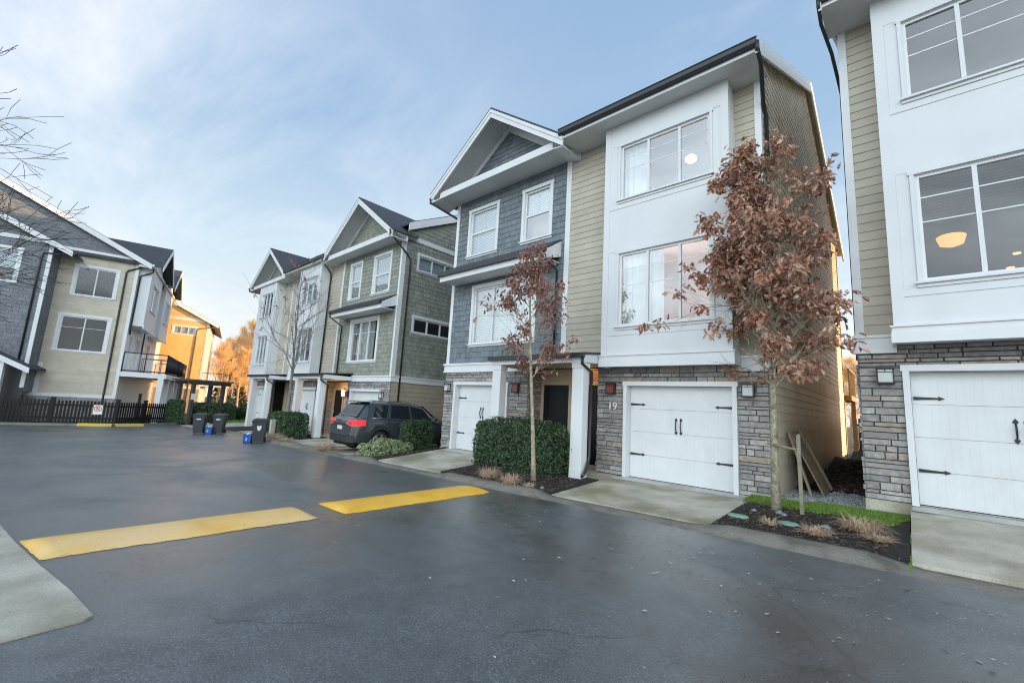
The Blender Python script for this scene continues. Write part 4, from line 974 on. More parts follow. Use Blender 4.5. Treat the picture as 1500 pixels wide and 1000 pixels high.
# ------------------------------------------------------------------ houses across the end of the road (turned 15.5 degrees)
AL = R(15.5); eU = Vector((math.sin(AL), math.cos(AL), 0)); eN = Vector((math.cos(AL), -math.sin(AL), 0)); eA = -eN
def far_house():
    C0 = Vector((-34, 3.5, 0)); root = thing('townhouse', (-37, -1, -2.15), 'beige and grey townhouse with a balcony behind the black picket fence', 'townhouse')
    W = Wall(C0, eU, eN); H = []; zb = -2.2
    window(W, root, -2.62, -.92, 4.93, 6.56, [0, .5, 1], (), 0, .14, .14, True, 'slats', .8, False, H, pane='darkglass')
    window(W, root, -2.86, -.90, 1.76, 3.68, [0, .5, 1], (.32,), 0, .15, .15, True, 'none', 1, False, H, pane='darkglass')
    room(W, root, -3.2, -.5, 1.2, 4.0, 2.5, 'room')
    cr = lambda z: (-40, .45-(z-7.42)/.5 if z > 7.42 else .0)
    clad(W, -3.40, -.13, -.62, 7.32, H, 'lap', .17, None, .014, 21).build('lap_siding', 'warmbeige', root)
    clad(W, -16, -3.40, -.62, 7.32, (), 'lap', .17, None, .014, 22).build('lap_siding', 'warmbeige', root)
    stonework(W, -16, 0, zb, -.80, (), 44).build('stone_veneer', 'stone', root)
    b = MB(); b.box(W, -16, .02, -.80, -.62, 0, .06); b.build('belt_trim', 'white', root); b = MB(); b.box(W, -16, .02, 7.32, 7.58, 0, .05); b.build('frieze_board', 'white', root)
    c = MB(); c.box(W, -.14, .02, -.62, 7.32, 0, .03); c.build('corner_board', 'white', root)
    clg = lambda z: (-11.0-0*z, .35-(z-7.30)/.5) if z < 10.2 else (-11+(z-10.2)/.5, .35-(z-7.30)/.5)
    clad(W, -16, .0, 7.58, 11.2, (), 'shake', .19, lambda z: (max(-16, -16.35+(z-7.30)/.5), min(0, .35-(z-7.30)/.5)), seed=23).build('shingle_wall', 'grey', root)
    q = clad(W, -16, 0, zb, 11.3, H, 'flat', clip=lambda z: (max(-16, -16.35+(z-7.30)/.5), min(0, .35-(z-7.30)/.5))); q.v = [tuple(Vector(v)-eN*.012) for v in q.v]; q.build('sheathing', 'backing', root)
    downspout(root, [W.P(.3, 7.3, -.2), W.P(.2, 7.1, .05), W.P(-.45, 6.75, .06), W.P(-.52, 6.6, .06), W.P(-.50, -.9, .06), W.P(-.50, -2.0, .06)], .05)
    # grey shingled volume standing 1.2 m forward on the left, with its own low gable and porch roof
    G = Wall(C0+eN*1.2, eU, eN); HG = []
    window(G, root, -6.1, -4.62, 4.98, 6.68, [0, .5, 1], (), 0, .14, .14, True, 'blind', .6, False, HG, pane='darkglass')
    clad(G, -9, -3.55, 1.0, 7.25, HG, 'shake', .19, None, seed=24).build('shingle_wall', 'grey', root)
    clad(G, -9, -3.55, 7.46, 9.5, (), 'shake', .19, lambda z: (-9, -3.2-(z-7.15)/.5), seed=25).build('gable_shingles', 'grey', root)
    b = MB(); b.box(G, -9, -3.40, 7.25, 7.46, 0, .05); b.build('belt_trim', 'white', root)
    c = MB(); c.box(G, -3.56, -3.40, -.4, 7.25, 0, .03); c.build('corner_board', 'white', root)
    R_ = Wall(C0+eU*-3.40, eA, eU); clad(R_, -1.2, 0, -.6, 7.3, (), 'shake', .19, seed=26).build('shingle_wall', 'grey', root)
    q = clad(G, -9, -3.42, -2.2, 9.4, HG, 'flat', clip=lambda z: (-9, min(-3.42, -3.2-(z-7.15)/.5))); q.v = [tuple(Vector(v)-eN*.012) for v in q.v]; q.build('sheathing', 'backing', root)
    def slab2(Wl, a, za, b_, zb_, d0, d1, t, name, m, H_=.24):
        s = MB(); P = Wl.P
        s.hexa([P(a, za, d1), P(b_, zb_, d1), P(b_, zb_, d0), P(a, za, d0), P(a, za+t, d1), P(b_, zb_+t, d1), P(b_, zb_+t, d0), P(a, za+t, d0)])
        o = s.build(name, m, root); f = MB(); f.prism(Wl, [(a, za-H_), (b_, zb_-H_), (b_, zb_+t-.03), (a, za+t-.03)], d1, d1+.04); f.build('barge_board', 'white', o); return o
    slab2(G, -9, 10.10, -2.55, 6.95, -2.5, .35, .09, 'gable_roof', 'roof')
    slab2(W, -8, 11.55, .62, 7.24, -14, .30, .10, 'roof', 'roof')
    slab2(W, -8, 11.55, -16.6, 7.24, -14, .30, .10, 'roof', 'roof')
    g = MB(); g.tube([G.P(-2.5, 6.9, -1.1), G.P(-2.5, 6.9, .35)], .06, 8); g.build('gutter', 'dark', root)
    downspout(root, [G.P(-2.55, 6.88, .2), G.P(-3.0, 6.8, .08), G.P(-3.72, 6.75, .06), G.P(-3.78, 6.5, .06), G.P(-3.78, .9, .06)], .045)
    slab2(G, -6.6, 2.36, -3.0, .53, -1.1, 1.2, .09, 'porch_roof', 'roof', .2)
    p = MB(); p.box(G, -4.35, -3.95, -2.2, .92, .75, 1.05); p.build('post', 'white', root)
    dd = MB(); dd.box(G, -9, -3.42, -2.2, 1.0, -.02, .01); dd.build('porch_wall', 'dark', root)
    tr = MB(); tr.box(W, -3.4, -3.2, -.6, 1.0, .0, .035); tr.build('corner_board', 'white', root)
    # front with overhanging white bays and the balcony
    F = Wall(C0, eA, eU); HF = []
    window(F, root, .9, 1.75, .95, 3.0, None, (), 0, .12, .13, True, 'blind', 1, False, HF); window(F, root, 2.7, 4.3, 1.2, 3.0, [0, .5, 1], (), 0, .12, .13, True, 'blind', 1, False, HF)
    window(F, root, 6.3, 8.3, 1.2, 3.0, [0, .5, 1], (), 0, .12, .13, True, 'blind', 1, False, HF)
    clad(F, 0, 13.5, zb, 7.3, HF, 'lap', .17, None, .014, 27).build('lap_siding', 'whitepanel', root)
    for a, b_ in ((.25, 4.6), (6.6, 10.6)):
        B = Wall(C0+eU*.62, eA, eU); HB = []
        window(B, root, a+1.1, b_-1.0, 4.75, 6.35, [0, .33, .66, 1], (), 0, .08, .09, True, 'none', 1, False, HB)
        m = MB(); panels(m, B, a, b_, 3.55, 7.2, HB)
        for u in (a, b_): m.face([F.P(u, 3.55, 0), F.P(u, 3.55, .62), F.P(u, 7.2, .62), F.P(u, 7.2, 0)])
        m.face([F.P(a, 3.55, 0), F.P(b_, 3.55, 0), F.P(b_, 3.55, .62), F.P(a, 3.55, .62)]); by = m.build('bay', 'whitepanel', root)
        l = MB(); l.box(F, a-.04, b_+.04, 3.42, 3.66, .62, .67); l.bar
        l.build('ledge', 'white', by)
        # gable over each bay
        xa, za = (a+b_)/2, 9.05; s = MB(); P = F.P
        for u0, z0, u1, z1 in ((a-.5, 7.2, xa, za), (xa, za, b_+.5, 7.2)):
            s.hexa([P(u0, z0, 1.15), P(u1, z1, 1.15), P(u1, z1, -5), P(u0, z0, -5), P(u0, z0+.09, 1.15), P(u1, z1+.09, 1.15), P(u1, z1+.09, -5), P(u0, z0+.09, -5)])
        gr = s.build('gable_roof', 'roof', root); f = MB(); f.prism(F, [(a-.5, 6.97), (xa, za-.24), (xa, za+.06), (a-.5, 7.26)], 1.151, 1.19); f.prism(F, [(xa, za-.24), (b_+.5, 6.97), (b_+.5, 7.26), (xa, za+.06)], 1.151, 1.19); f.build('barge_board', 'white', gr)
        t = MB(); t.prism(F, [(a, 7.18), (b_, 7.18), (xa, za-.1)], .5, .6); t.build('gable_face', 'whitepanel', gr)
    s = MB(); s.box(F, -.25, 13.6, 7.08, 7.2, .0, .62); s.build('soffit', 'soffit', root); g = MB(); g.box(F, -.3, 13.6, 7.18, 7.32, .60, .72); g.build('gutter', 'white', root)
    downspout(root, [F.P(.1, 7.1, .66), F.P(.1, 6.9, .66), F.P(.2, 6.6, .1), F.P(.22, 3.4, .08), F.P(.3, 3.0, .08)], .045)
    downspout(root, [F.P(4.9, 7.1, .66), F.P(4.9, 6.9, .66), F.P(5.0, 6.6, .1), F.P(5.0, 1.0, .08)], .045)
    d = MB(); d.box(F, 0, 12.5, .52, .80, .01, 2.15); dk = d.build('balcony_deck', 'white', root)
    for a, b_ in ((0, 6.0), (6.6, 12.4)):
        r_ = MB(); z0, z1 = .80, 1.93
        def rail(u0, d0, u1, d1, bal):
            for z in (z0+.08, z1): r_.tube([F.P(u0, z, d0), F.P(u1, z, d1)], .032, 6)
            L = math.hypot(u1-u0, d1-d0); k = max(2, int(L/(.13 if bal else 1.1)))
            for i in range(k+1):
                f = i/k; r_.tube([F.P(lerp(u0, u1, f), z0, lerp(d0, d1, f)), F.P(lerp(u0, u1, f), z1, lerp(d0, d1, f))], .014 if bal and i % 8 else .03, 5)
        rail(a, .06, a, 2.1, False); rail(a, 2.1, b_, 2.1, True); rail(b_, .06, b_, 2.1, False)
        ro = r_.build('balcony_railing', 'dark', dk)
        gg = MB(); gg.face([F.P(a, z0+.12, .1), F.P(a, z0+.12, 2.06), F.P(a, z1-.05, 2.06), F.P(a, z1-.05, .1)]); gg.build('balcony_glass', 'clearglass', dk)
    for u in (.15, 3.1, 6.2, 9.3, 12.2):
        p = MB(); p.box(F, u-.14, u+.14, -2.2, .52, 1.78, 2.06); p.build('post', 'white', root, bevel=.008)
    lt_ = MB()
    for i in range(9):
        x = 1.0+i*.12; lt_.box(F, x, x+.03, -2.1, -.45, .9, .92)
    for i in range(12): lt_.box(F, .95, 2.1, -2.05+i*.14, -2.02+i*.14, .921, .94)
    lt_.build('lattice_screen', 'barkdark', root)
    bk = MB()
    for q in ([W.P(-16, zb, 0), W.P(-16, zb, -13.5), W.P(-16, 7.3, -13.5), W.P(-16, 7.3, 0)], [W.P(-16, zb, -13.5), W.P(0, zb, -13.5), W.P(0, 7.3, -13.5), W.P(-8, 11.5, -13.5), W.P(-16, 7.3, -13.5)]): bk.face(q)
    bk.build('rear_wall', 'tan', root)
far_house()
def ochre_house():
    C0 = Vector((-48, 10.55, 0)); root = thing('townhouse', (-51, 7, -2.4), 'sunlit ochre yellow townhouse with a brown roof, farthest away at the road end', 'townhouse')
    W = Wall(C0, eU, eN); H = []; zb = -2.6
    window(W, root, -2.55, -.95, 4.88, 5.55, [0, .33, .66, 1], (), 0, .15, .15, True, 'blind', 1, False, H)
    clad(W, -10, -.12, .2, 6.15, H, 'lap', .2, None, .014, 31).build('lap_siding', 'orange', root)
    clad(W, -10, 0, 6.38, 9.2, (), 'lap', .2, lambda z: (max(-10, -10.4+(z-6.05)/.5), min(0, .4-(z-6.05)/.5)), .014, 32).build('gable_siding', 'orange', root)
    clad(W, -10, 0, zb, .0, (), 'lap', .2, None, .014, 33).build('ground_siding', 'tan', root)
    b = MB(); b.box(W, -10, .02, 6.15, 6.40, 0, .05); b.build('frieze_board', 'white', root); b = MB(); b.box(W, -10, .02, .0, .22, 0, .06); b.build('belt_trim', 'white', root)
    c = MB(); c.box(W, -.13, .02, .22, 6.15, 0, .03); c.build('corner_board', 'white', root)
    q = clad(W, -10, 0, zb, 9.2, H, 'flat', clip=lambda z: (max(-10, -10.4+(z-6.05)/.5), min(0, .4-(z-6.05)/.5))); q.v = [tuple(Vector(v)-eN*.012) for v in q.v]; q.build('sheathing', 'backing', root)
    P = W.P
    for a, za, b_, zb_ in ((-5, 8.85, .75, 5.98), (-5, 8.85, -10.7, 5.98)):
        s = MB(); s.hexa([P(a, za, .35), P(b_, zb_, .35), P(b_, zb_, -12), P(a, za, -12), P(a, za+.1, .35), P(b_, zb_+.1, .35), P(b_, zb_+.1, -12), P(a, za+.1, -12)])
        o = s.build('roof', 'brownroof', root); f = MB(); f.prism(W, [(a, za-.25), (b_, zb_-.25), (b_, zb_+.07), (a, za+.07)] if b_ > a else [(b_, zb_-.25), (a, za-.25), (a, za+.07), (b_, zb_+.07)], .351, .39); f.build('barge_board', 'white', o)
    downspout(root, [P(.6, 5.95, -.1), P(.5, 5.8, .05), P(-.75, 5.5, .06), P(-.85, 5.3, .06), P(-.85, -2.0, .06)], .05, m='brownroof')
    F = Wall(C0, eA, eU); HF = []
    window(F, root, 1.5, 3.6, 3.2, 4.9, [0, .5, 1], (), 0, .12, .13, True, 'blind', 1, False, HF); window(F, root, 1.5, 3.6, .6, 2.3, [0, .5, 1], (), 0, .12, .13, True, 'blind', 1, False, HF)
    clad(F, 0, 12, zb, 6.1, HF, 'lap', .2, None, .014, 34).build('front_siding', 'whitepanel', root)
    d = MB(); d.box(F, .3, 8, .30, .52, .01, 2.2); dk = d.build('balcony_deck', 'white', root)
    r_ = MB()
    for (u0, d0, u1, d1) in ((.3, .05, .3, 2.15), (.3, 2.15, 8, 2.15)):
        r_.tube([F.P(u0, 1.55, d0), F.P(u1, 1.55, d1)], .03, 5); k = int(math.hypot(u1-u0, d1-d0)/.2)
        for i in range(k+1): r_.tube([F.P(lerp(u0, u1, i/k), .52, lerp(d0, d1, i/k)), F.P(lerp(u0, u1, i/k), 1.55, lerp(d0, d1, i/k))], .014, 4)
    r_.build('balcony_railing', 'dark', dk)
    for u in (.5, 4, 7.8): p = MB(); p.box(F, u-.14, u+.14, zb, .30, 1.8, 2.1); p.build('post', 'white', root)
    k = MB(); k.face([P(-10, zb, 0), P(-10, zb, -12), P(-10, 6.1, -12), P(-10, 6.1, 0)]); k.face([P(-10, zb, -12), P(0, zb, -12), P(0, 6.1, -12), P(-5, 8.8, -12), P(-10, 6.1, -12)]); k.build('rear_wall', 'tan', root)
ochre_house()

# ------------------------------------------------------------------ fence, sign, yellow kerb, pergola
def fence_run(p, q, label, nm='picket_fence'):
    L = (q-p).length; d = (q-p).normalized(); root = thing(nm, (p.x, p.y, road_z(p.x)), label, 'fence', 'black picket fence sections at the road end')
    W = Wall((p.x, p.y, 0), (d.x, d.y, 0), (d.y, -d.x, 0)); zf = lambda u: road_z(p.x+d.x*u)+.05
    pk = MB(); n = int(L/.135); r = random.Random(int(L*100))
    for i in range(n):
        u = (i+.5)*L/n; z = zf(u); h = 1.16+r.uniform(-.01, .01)
        pk.prism(W, [(u-.045, z+.06), (u+.045, z+.06), (u+.045, z+h-.05), (u+.02, z+h), (u-.02, z+h), (u-.045, z+h-.05)], .0, .02)
    pk.build('pickets', 'black', root)
    rl_ = MB()
    for h in (.25, .88): rl_.hexa([W.P(0, zf(0)+h, 0), W.P(L, zf(L)+h, 0), W.P(L, zf(L)+h, -.05), W.P(0, zf(0)+h, -.05), W.P(0, zf(0)+h+.09, 0), W.P(L, zf(L)+h+.09, 0), W.P(L, zf(L)+h+.09, -.05), W.P(0, zf(0)+h+.09, -.05)])
    rl_.build('rails', 'black', root)
    for u in [L*i/max(1, round(L/1.8)) for i in range(max(1, round(L/1.8))+1)]:
        b = MB(); z = zf(u); b.box(W, u-.06, u+.06, z-.05, z+1.24, -.09, .035); b.box(W, u-.08, u+.08, z+1.24, z+1.30, -.11, .055); b.build('post', 'black', root)
    return W, zf
o_ = Vector((.20, -.05))
FP = [FA+Vector((-.35, 0)), FB+Vector((-.45, .05)), FC+Vector((-.40, -.25))]
fence_run(FP[0], (FP[0]+FP[1])/2+Vector((0, 0)), 'black picket fence stretch at the left edge, under the beige wall')
Wf2, zf2 = fence_run((FP[0]+FP[1])/2+Vector((.01, .03)), FP[1], 'black picket fence stretch that carries the white no parking sign')
fence_run(FP[1]+Vector((-.03, .03)), FP[2], 'black picket fence stretch that runs below the balcony to the hedge')
# no-parking sign screwed to the fence
sg = thing('no_parking_sign', Wf2.P(1.72, zf2(1.7)+.42, .04), 'white no parking sign with a red circle fixed to the black fence', 'sign')
b = MB(); b.box(Wf2, 1.54, 1.90, zf2(1.7)+.50, zf2(1.7)+.98, .026, .034); b.build('sign_plate', 'signw', sg)
cz_, cu_ = zf2(1.7)+.79, 1.72; b = MB()
for i in range(24):
    a0, a1 = 2*math.pi*i/24, 2*math.pi*(i+1)/24
    b.face([Wf2.P(cu_+math.cos(a)*r_, cz_+math.sin(a)*r_, .037) for a, r_ in ((a0, .12), (a0, .15), (a1, .15), (a1, .12))])
b.prism(Wf2, [(cu_-.10, cz_+.075), (cu_-.075, cz_+.10), (cu_+.10, cz_-.075), (cu_+.075, cz_-.10)], .0362, .0375); b.build('prohibition_ring', 'signr', sg)
b = MB(); b.box(Wf2, cu_-.05, cu_-.02, cz_-.085, cz_+.085, .0345, .036)
for (a, c, e, f) in ((-.02, .05, .06, .085), (-.02, .05, -.01, .015), (.03, .055, .015, .06)): b.box(Wf2, cu_+a, cu_+c, cz_+e, cz_+f, .0345, .036)
b.build('letter', 'black', sg)
yk = MB(); dF = (FB-FA).normalized(); p0 = FB-dF*1.3; p1 = FB+Vector((-.20, 1.1))
for p, q in ((p0, FB), (FB+Vector((.0, .012)), p1)):
    d = (q-p).normalized(); nn = Vector((d.y, -d.x))
    yk.hexa([(a.x, a.y, road_z(a.x)+h) for h in (-.02, .125) for a in (p+nn*.42, q+nn*.42, q+nn*.02, p+nn*.02)])
tag(yk.build('painted_kerb', 'yellowc'), kind='structure')
pg = thing('pergola', (-31.6, 7.6, -2.1), 'dark timber pergola over the garden entrance beside the far hedge', 'pergola')
Wg = Wall((-32.05, 6.75, 0), (-.42, .91, 0), (.91, .42, 0)); zp = -2.12
for u, d in ((0, 0), (1.95, 0), (0, -1.1), (1.95, -1.1)):
    b = MB(); b.box(Wg, u-.09, u+.09, zp, .30, d-.09, d+.09); b.build('post', 'barkdark', pg)
for d in (0, -1.1): b = MB(); b.box(Wg, -.35, 2.45, .30, .50, d-.04, d+.04); b.build('beam', 'barkdark', pg)
for i in range(8): b = MB(); u = -.3+i*.38; b.box(Wg, u-.025, u+.025, .505, .60, -1.45, .35); b.build('rafter', 'barkdark', pg)
b = MB(); b.box(Wg, -.13, .13, -.62, -.25, .092, .10); top(b, 'post_sign', 'signw', 'small white notice board fixed to the pergola post', 'sign')

# ------------------------------------------------------------------ plants
def leafy(fn, n, sz, seed, shape='quad'):
    mb = MB(); r = random.Random(seed)
    for _ in range(n):
        p, nrm = fn(r)
        a = Vector((r.gauss(0, 1), r.gauss(0, 1), r.gauss(0, 1))); nv = (nrm+a*.55).normalized(); t = nv.orthogonal().normalized(); t.rotate(Matrix.Rotation(r.uniform(0, 6.28), 3, nv)); b2 = nv.cross(t)
        s = sz*r.uniform(.6, 1.25); p = Vector(p)
        mb.face([p-t*s*.5, p+b2*s*.24+nv*s*.06, p+t*s*.55, p-b2*s*.24+nv*s*.06])
    return mb
def vnoise(p, s):
    from mathutils import noise
    return noise.noise(Vector(p)*s)
def hedge(x0, x1, y0, y1, z0f, h, n, sz, label, name='hedge', m='hedge', group='clipped hedges', seed=1, rot=0, cat='hedge', rnd_=.12, lump=.07):
    cx, cy = (x0+x1)/2, (y0+y1)/2; z0 = z0f; root = thing(name, (cx, cy, z0), label, cat, group, rz=rot, local=True)
    hx, hy = (x1-x0)/2, (y1-y0)/2
    def fn(r):
        A = (2*hy*h, 2*hy*h, 2*hx*h, 2*hx*h, 4*hx*hy); k = r.choices(range(5), A)[0]
        u, v = r.uniform(-1, 1), r.uniform(-1, 1); vz = r.uniform(.02, 1)
        if k < 2: s = 1 if k else -1; p = Vector((s*hx, u*hy, vz*h)); nr = Vector((s, 0, .2))
        elif k < 4: s = 1 if k == 3 else -1; p = Vector((u*hx, s*hy, vz*h)); nr = Vector((0, s, .2))
        else: p = Vector((u*hx, v*hy, h)); nr = Vector((0, 0, 1))
        # rounded edges, lumpy faces
        q = Vector((p.x/hx, p.y/hy, (p.z-h*.4)/(h*.6))); e = max(0, (abs(q.x)**6+abs(q.y)**6+max(0, q.z)**6)**(1/6)-1)
        p = Vector((p.x*(1-e*.75), p.y*(1-e*.75), p.z*(1-e*.5)))
        d = vnoise(p+Vector((seed*7, 0, 0)), 2.2)*lump+vnoise(p+Vector((seed, 3, 0)), 6)*lump*.6+r.uniform(-.05, .025)+(r.uniform(.02, .10) if r.random() < .035 else 0)-(.05 if p.z < .12 else 0)
        return p+nr.normalized()*d, nr
    leafy(fn, n, sz, seed).build('foliage', m, root)
    c = MB(); i = .075; c.hexa([(-hx+i, -hy+i, 0), (hx-i, -hy+i, 0), (hx-i, hy-i, 0), (-hx+i, hy-i, 0), (-hx+i*2, -hy+i*2, h-i*1.3), (hx-i*2, -hy+i*2, h-i*1.3), (hx-i*2, hy-i*2, h-i*1.3), (-hx+i*2, hy-i*2, h-i*1.3)]); c.build('shadow_core', 'core', root)  # solid near-black core, shade inside the foliage put into its colour
    return root
hedge(-8.55, -5.82, 7.95, 8.62, -1.50, 1.18, 15000, .058, 'long clipped evergreen hedge in the bed before the white porch post', seed=1, lump=.12)
hedge(-12.75, -12.22, 8.55, 9.6, -1.72, 1.12, 5000, .06, 'narrow upright clipped shrub standing between parked car and driveway', 'clipped_shrub', seed=2, cat='shrub')
hedge(-22.4, -20.9, 7.7, 8.7, -1.83, 1.0, 4500, .085, 'dark rounded shrub left of the thin bare tree trunk', 'clipped_shrub', seed=3, cat='shrub')
hedge(-20.1, -18.9, 7.35, 8.25, -1.80, 1.05, 4500, .085, 'dark rounded shrub by the white porch post of the green house', 'clipped_shrub', seed=4, cat='shrub')
hedge(-21.0, -20.3, 7.5, 8.2, -1.82, .95, 2200, .12, 'loose leafy shrub directly under the thin bare tree', 'leafy_shrub', seed=12, cat='shrub', group='shrubs', lump=.2)
hedge(-33.1, -32.3, 5.75, 6.55, -2.15, 1.45, 3000, .11, 'short clipped hedge stub between picket fence and pergola', seed=5)
hedge(-34.0, -32.7, 7.1, 9.5, -2.16, 1.35, 6500, .11, 'clipped hedge block behind the wheeled bins, left of its lower neighbour', seed=6, rot=R(12))
hedge(-34.8, -33.6, 9.7, 11.6, -2.2, 1.15, 4500, .11, 'lower clipped hedge block that ends by the far garage', seed=7, rot=R(12))
def dome(cx, cy, z, rx, ry, h, n, sz, seed, m):
    def fn(r):
        a = r.uniform(0, 6.283); ph = math.acos(r.uniform(0, 1)); d = Vector((math.cos(a)*math.sin(ph), math.sin(a)*math.sin(ph), math.cos(ph)))
        p = Vector((d.x*rx, d.y*ry, d.z*h)); k = 1+vnoise(p+Vector((seed, 0, 0)), 3.5)*.28+r.uniform(-.2, .06)
        return p*k, d
    return leafy(fn, n, sz, seed)
vs = thing('variegated_shrub', (-12.2, 7.75, gz(-12.2, 7.75)+.03), 'low cream and green variegated shrub beside the rear wheel of the parked car', 'shrub', 'shrubs', local=True)
dome(0, 0, 0, .46, .95, .52, 4200, .062, 3, 'varieg').build('foliage', 'varieg', vs); c = MB(); c.tube([(0, -.5, .1), (0, 0, .25), (0, .5, .1)], [.2, .28, .2], 8); c.build('shadow_core', 'core', vs)  # dark core painted as the shrub's inner shade
def clump(name, x, y, h, n, spread, label, seed, cat='grass clump'):
    mb = MB(); r = random.Random(seed); z = gz(x, y)+.04
    for _ in range(n):
        a = r.uniform(0, 6.283); L = h*r.uniform(.45, 1.25); o = spread*.75*math.sqrt(r.random()); dx, dy = math.cos(a+r.gauss(0, .6)), math.sin(a+r.gauss(0, .6)); ox, oy = math.cos(a)*o, math.sin(a)*o; lean = r.uniform(.1, 1.0)*spread*1.2; w_ = .005; dr_ = r.uniform(1.0, 1.9)
        P = [Vector((ox+dx*lean*t**1.3, oy+dy*lean*t**1.3, max(.01, L*(1.9*t-dr_*t*t)))) for t in (0, .4, .75, 1)]
        s = Vector((-dy, dx, 0))*w_
        for i in range(3): k0, k1 = 1-i*.3, 1-(i+1)*.3; mb.face([P[i]-s*k0, P[i]+s*k0, P[i+1]+s*k1, P[i+1]-s*k1])
    ob = mb.build('ornamental_grass' if name is None else name, 'dryg'); ob.location = (x, y, z); tag(ob, label, cat, 'dried ornamental grass clumps'); return ob
for i, a in enumerate([(-7.05, 7.15, .24, 460, .24, 'rust tan dried grass clump left of its twin before the long hedge'), (-6.25, 7.0, .23, 420, .23, 'rust tan dried grass clump nearest the thin tree trunk by the hedge'),
          (-5.75, 6.99, .12, 120, .16, 'flattened dead grass tuft on the bed edge right of the thin tree trunk'),
          (-1.62, 7.45, .11, 160, .12, 'small dried grass tuft between the two green valve lids'), (-1.05, 7.35, .12, 320, .18, 'reddish dried grass tuft in the middle of the right bed'),
          (-.62, 8.0, .19, 520, .25, 'largest pale straw grass clump beside the bright lawn strip'), (-.42, 7.62, .09, 240, .18, 'flat straw grass tuft in the right bed corner by the driveway'),
          (-14.6, 6.98, .26, 460, .36, 'tan dried grass clump behind the parked car'), (-18.75, 6.98, .26, 420, .34, 'tan dried grass clump by the wheeled bin, right one'), (-19.6, 7.15, .28, 460, .42, 'tan dried grass clump at the foot of the pale marker post'), (-17.9, 7.0, .2, 300, .3, 'tan dried grass clump right of the dark rounded shrubs')]): clump(None, *a, seed=60+i)

def grow(mb, r, p, d, L, rad, depth, tips, upb=.25, spread=.6, kids=(2, 3), seg=4, taper=.6, wob=.12, minr=.004, n0=6):
    """one limb and everything that grows from it; tips collects (point, direction, radius)"""
    pts = [p.copy()]; rs = [rad]; q = p.copy(); v = d.normalized()
    for i in range(seg):
        v = (v+Vector((r.gauss(0, wob), r.gauss(0, wob), r.gauss(0, wob)+upb*.12))).normalized(); q = q+v*(L/seg); pts.append(q.copy()); rs.append(max(minr, rad*(1-(1-taper)*(i+1)/seg)))
    mb.tube(pts, rs, max(3, n0), cap=False)
    if depth <= 1: tips += [(pts[j], v, rs[j]) for j in range(1, len(pts))]
    if depth == 0: return
    k = r.randint(*kids)
    for j in range(k+1):
        t = 1.0 if j == 0 else r.uniform(.3, .95); i = min(seg-1, int(t*seg)); f = t*seg-i; b = pts[i].lerp(pts[i+1], f) if t < 1 else pts[-1]
        ax = v.orthogonal().normalized(); ax.rotate(Matrix.Rotation(r.uniform(0, 6.283), 3, v))
        nd = (v+ax*(spread*r.uniform(.6, 1.3) if j else spread*.3)+Vector((0, 0, upb*.5))).normalized()
        grow(mb, r, b, nd, L*r.uniform(.55, .8), rs[min(i, len(rs)-1)]*(.72 if j == 0 else .55), depth-1, tips, upb, spread, kids, max(2, seg-1), taper, wob*1.15, minr, max(3, n0-1))
OAKO = [(0, -.5), (.06, -.30), (.20, -.26), (.10, -.10), (.27, .0), (.13, .12), (.22, .28), (.08, .34), (0, .55), (-.08, .34), (-.22, .28), (-.13, .12), (-.27, .0), (-.10, -.10), (-.20, -.26), (-.06, -.30)]
def leaf(mb, r, p, s, droop=.6, lobed=True):
    a = r.uniform(0, 6.283); dv = Vector((math.cos(a)*(1-droop), math.sin(a)*(1-droop), -droop*r.uniform(.3, 1.4)+.1)).normalized()
    sd_ = dv.cross(Vector((r.gauss(0, 1), r.gauss(0, 1), r.gauss(0, 1)))).normalized(); nv = dv.cross(sd_); cu = r.uniform(.15, .7)
    pts = []
    for (x, y) in (OAKO if lobed else [(0, -.5), (.16, -.2), (.2, .1), (0, .55), (-.2, .1), (-.16, -.2)]):
        pts.append(p+dv*((y+.5)*s)+sd_*(x*s)+nv*(s*cu*(abs(x)*1.1-(y+.2)**2*.5)))
    h = len(pts)//2
    n = len(mb.v); mb.v += [tuple(q) for q in pts]
    mb.f += [tuple(n+i for i in range(0, h+1)), tuple([n+h+i if n+h+i < n+len(pts) else n for i in range(0, h+1)])]; mb.sm += [True, True]

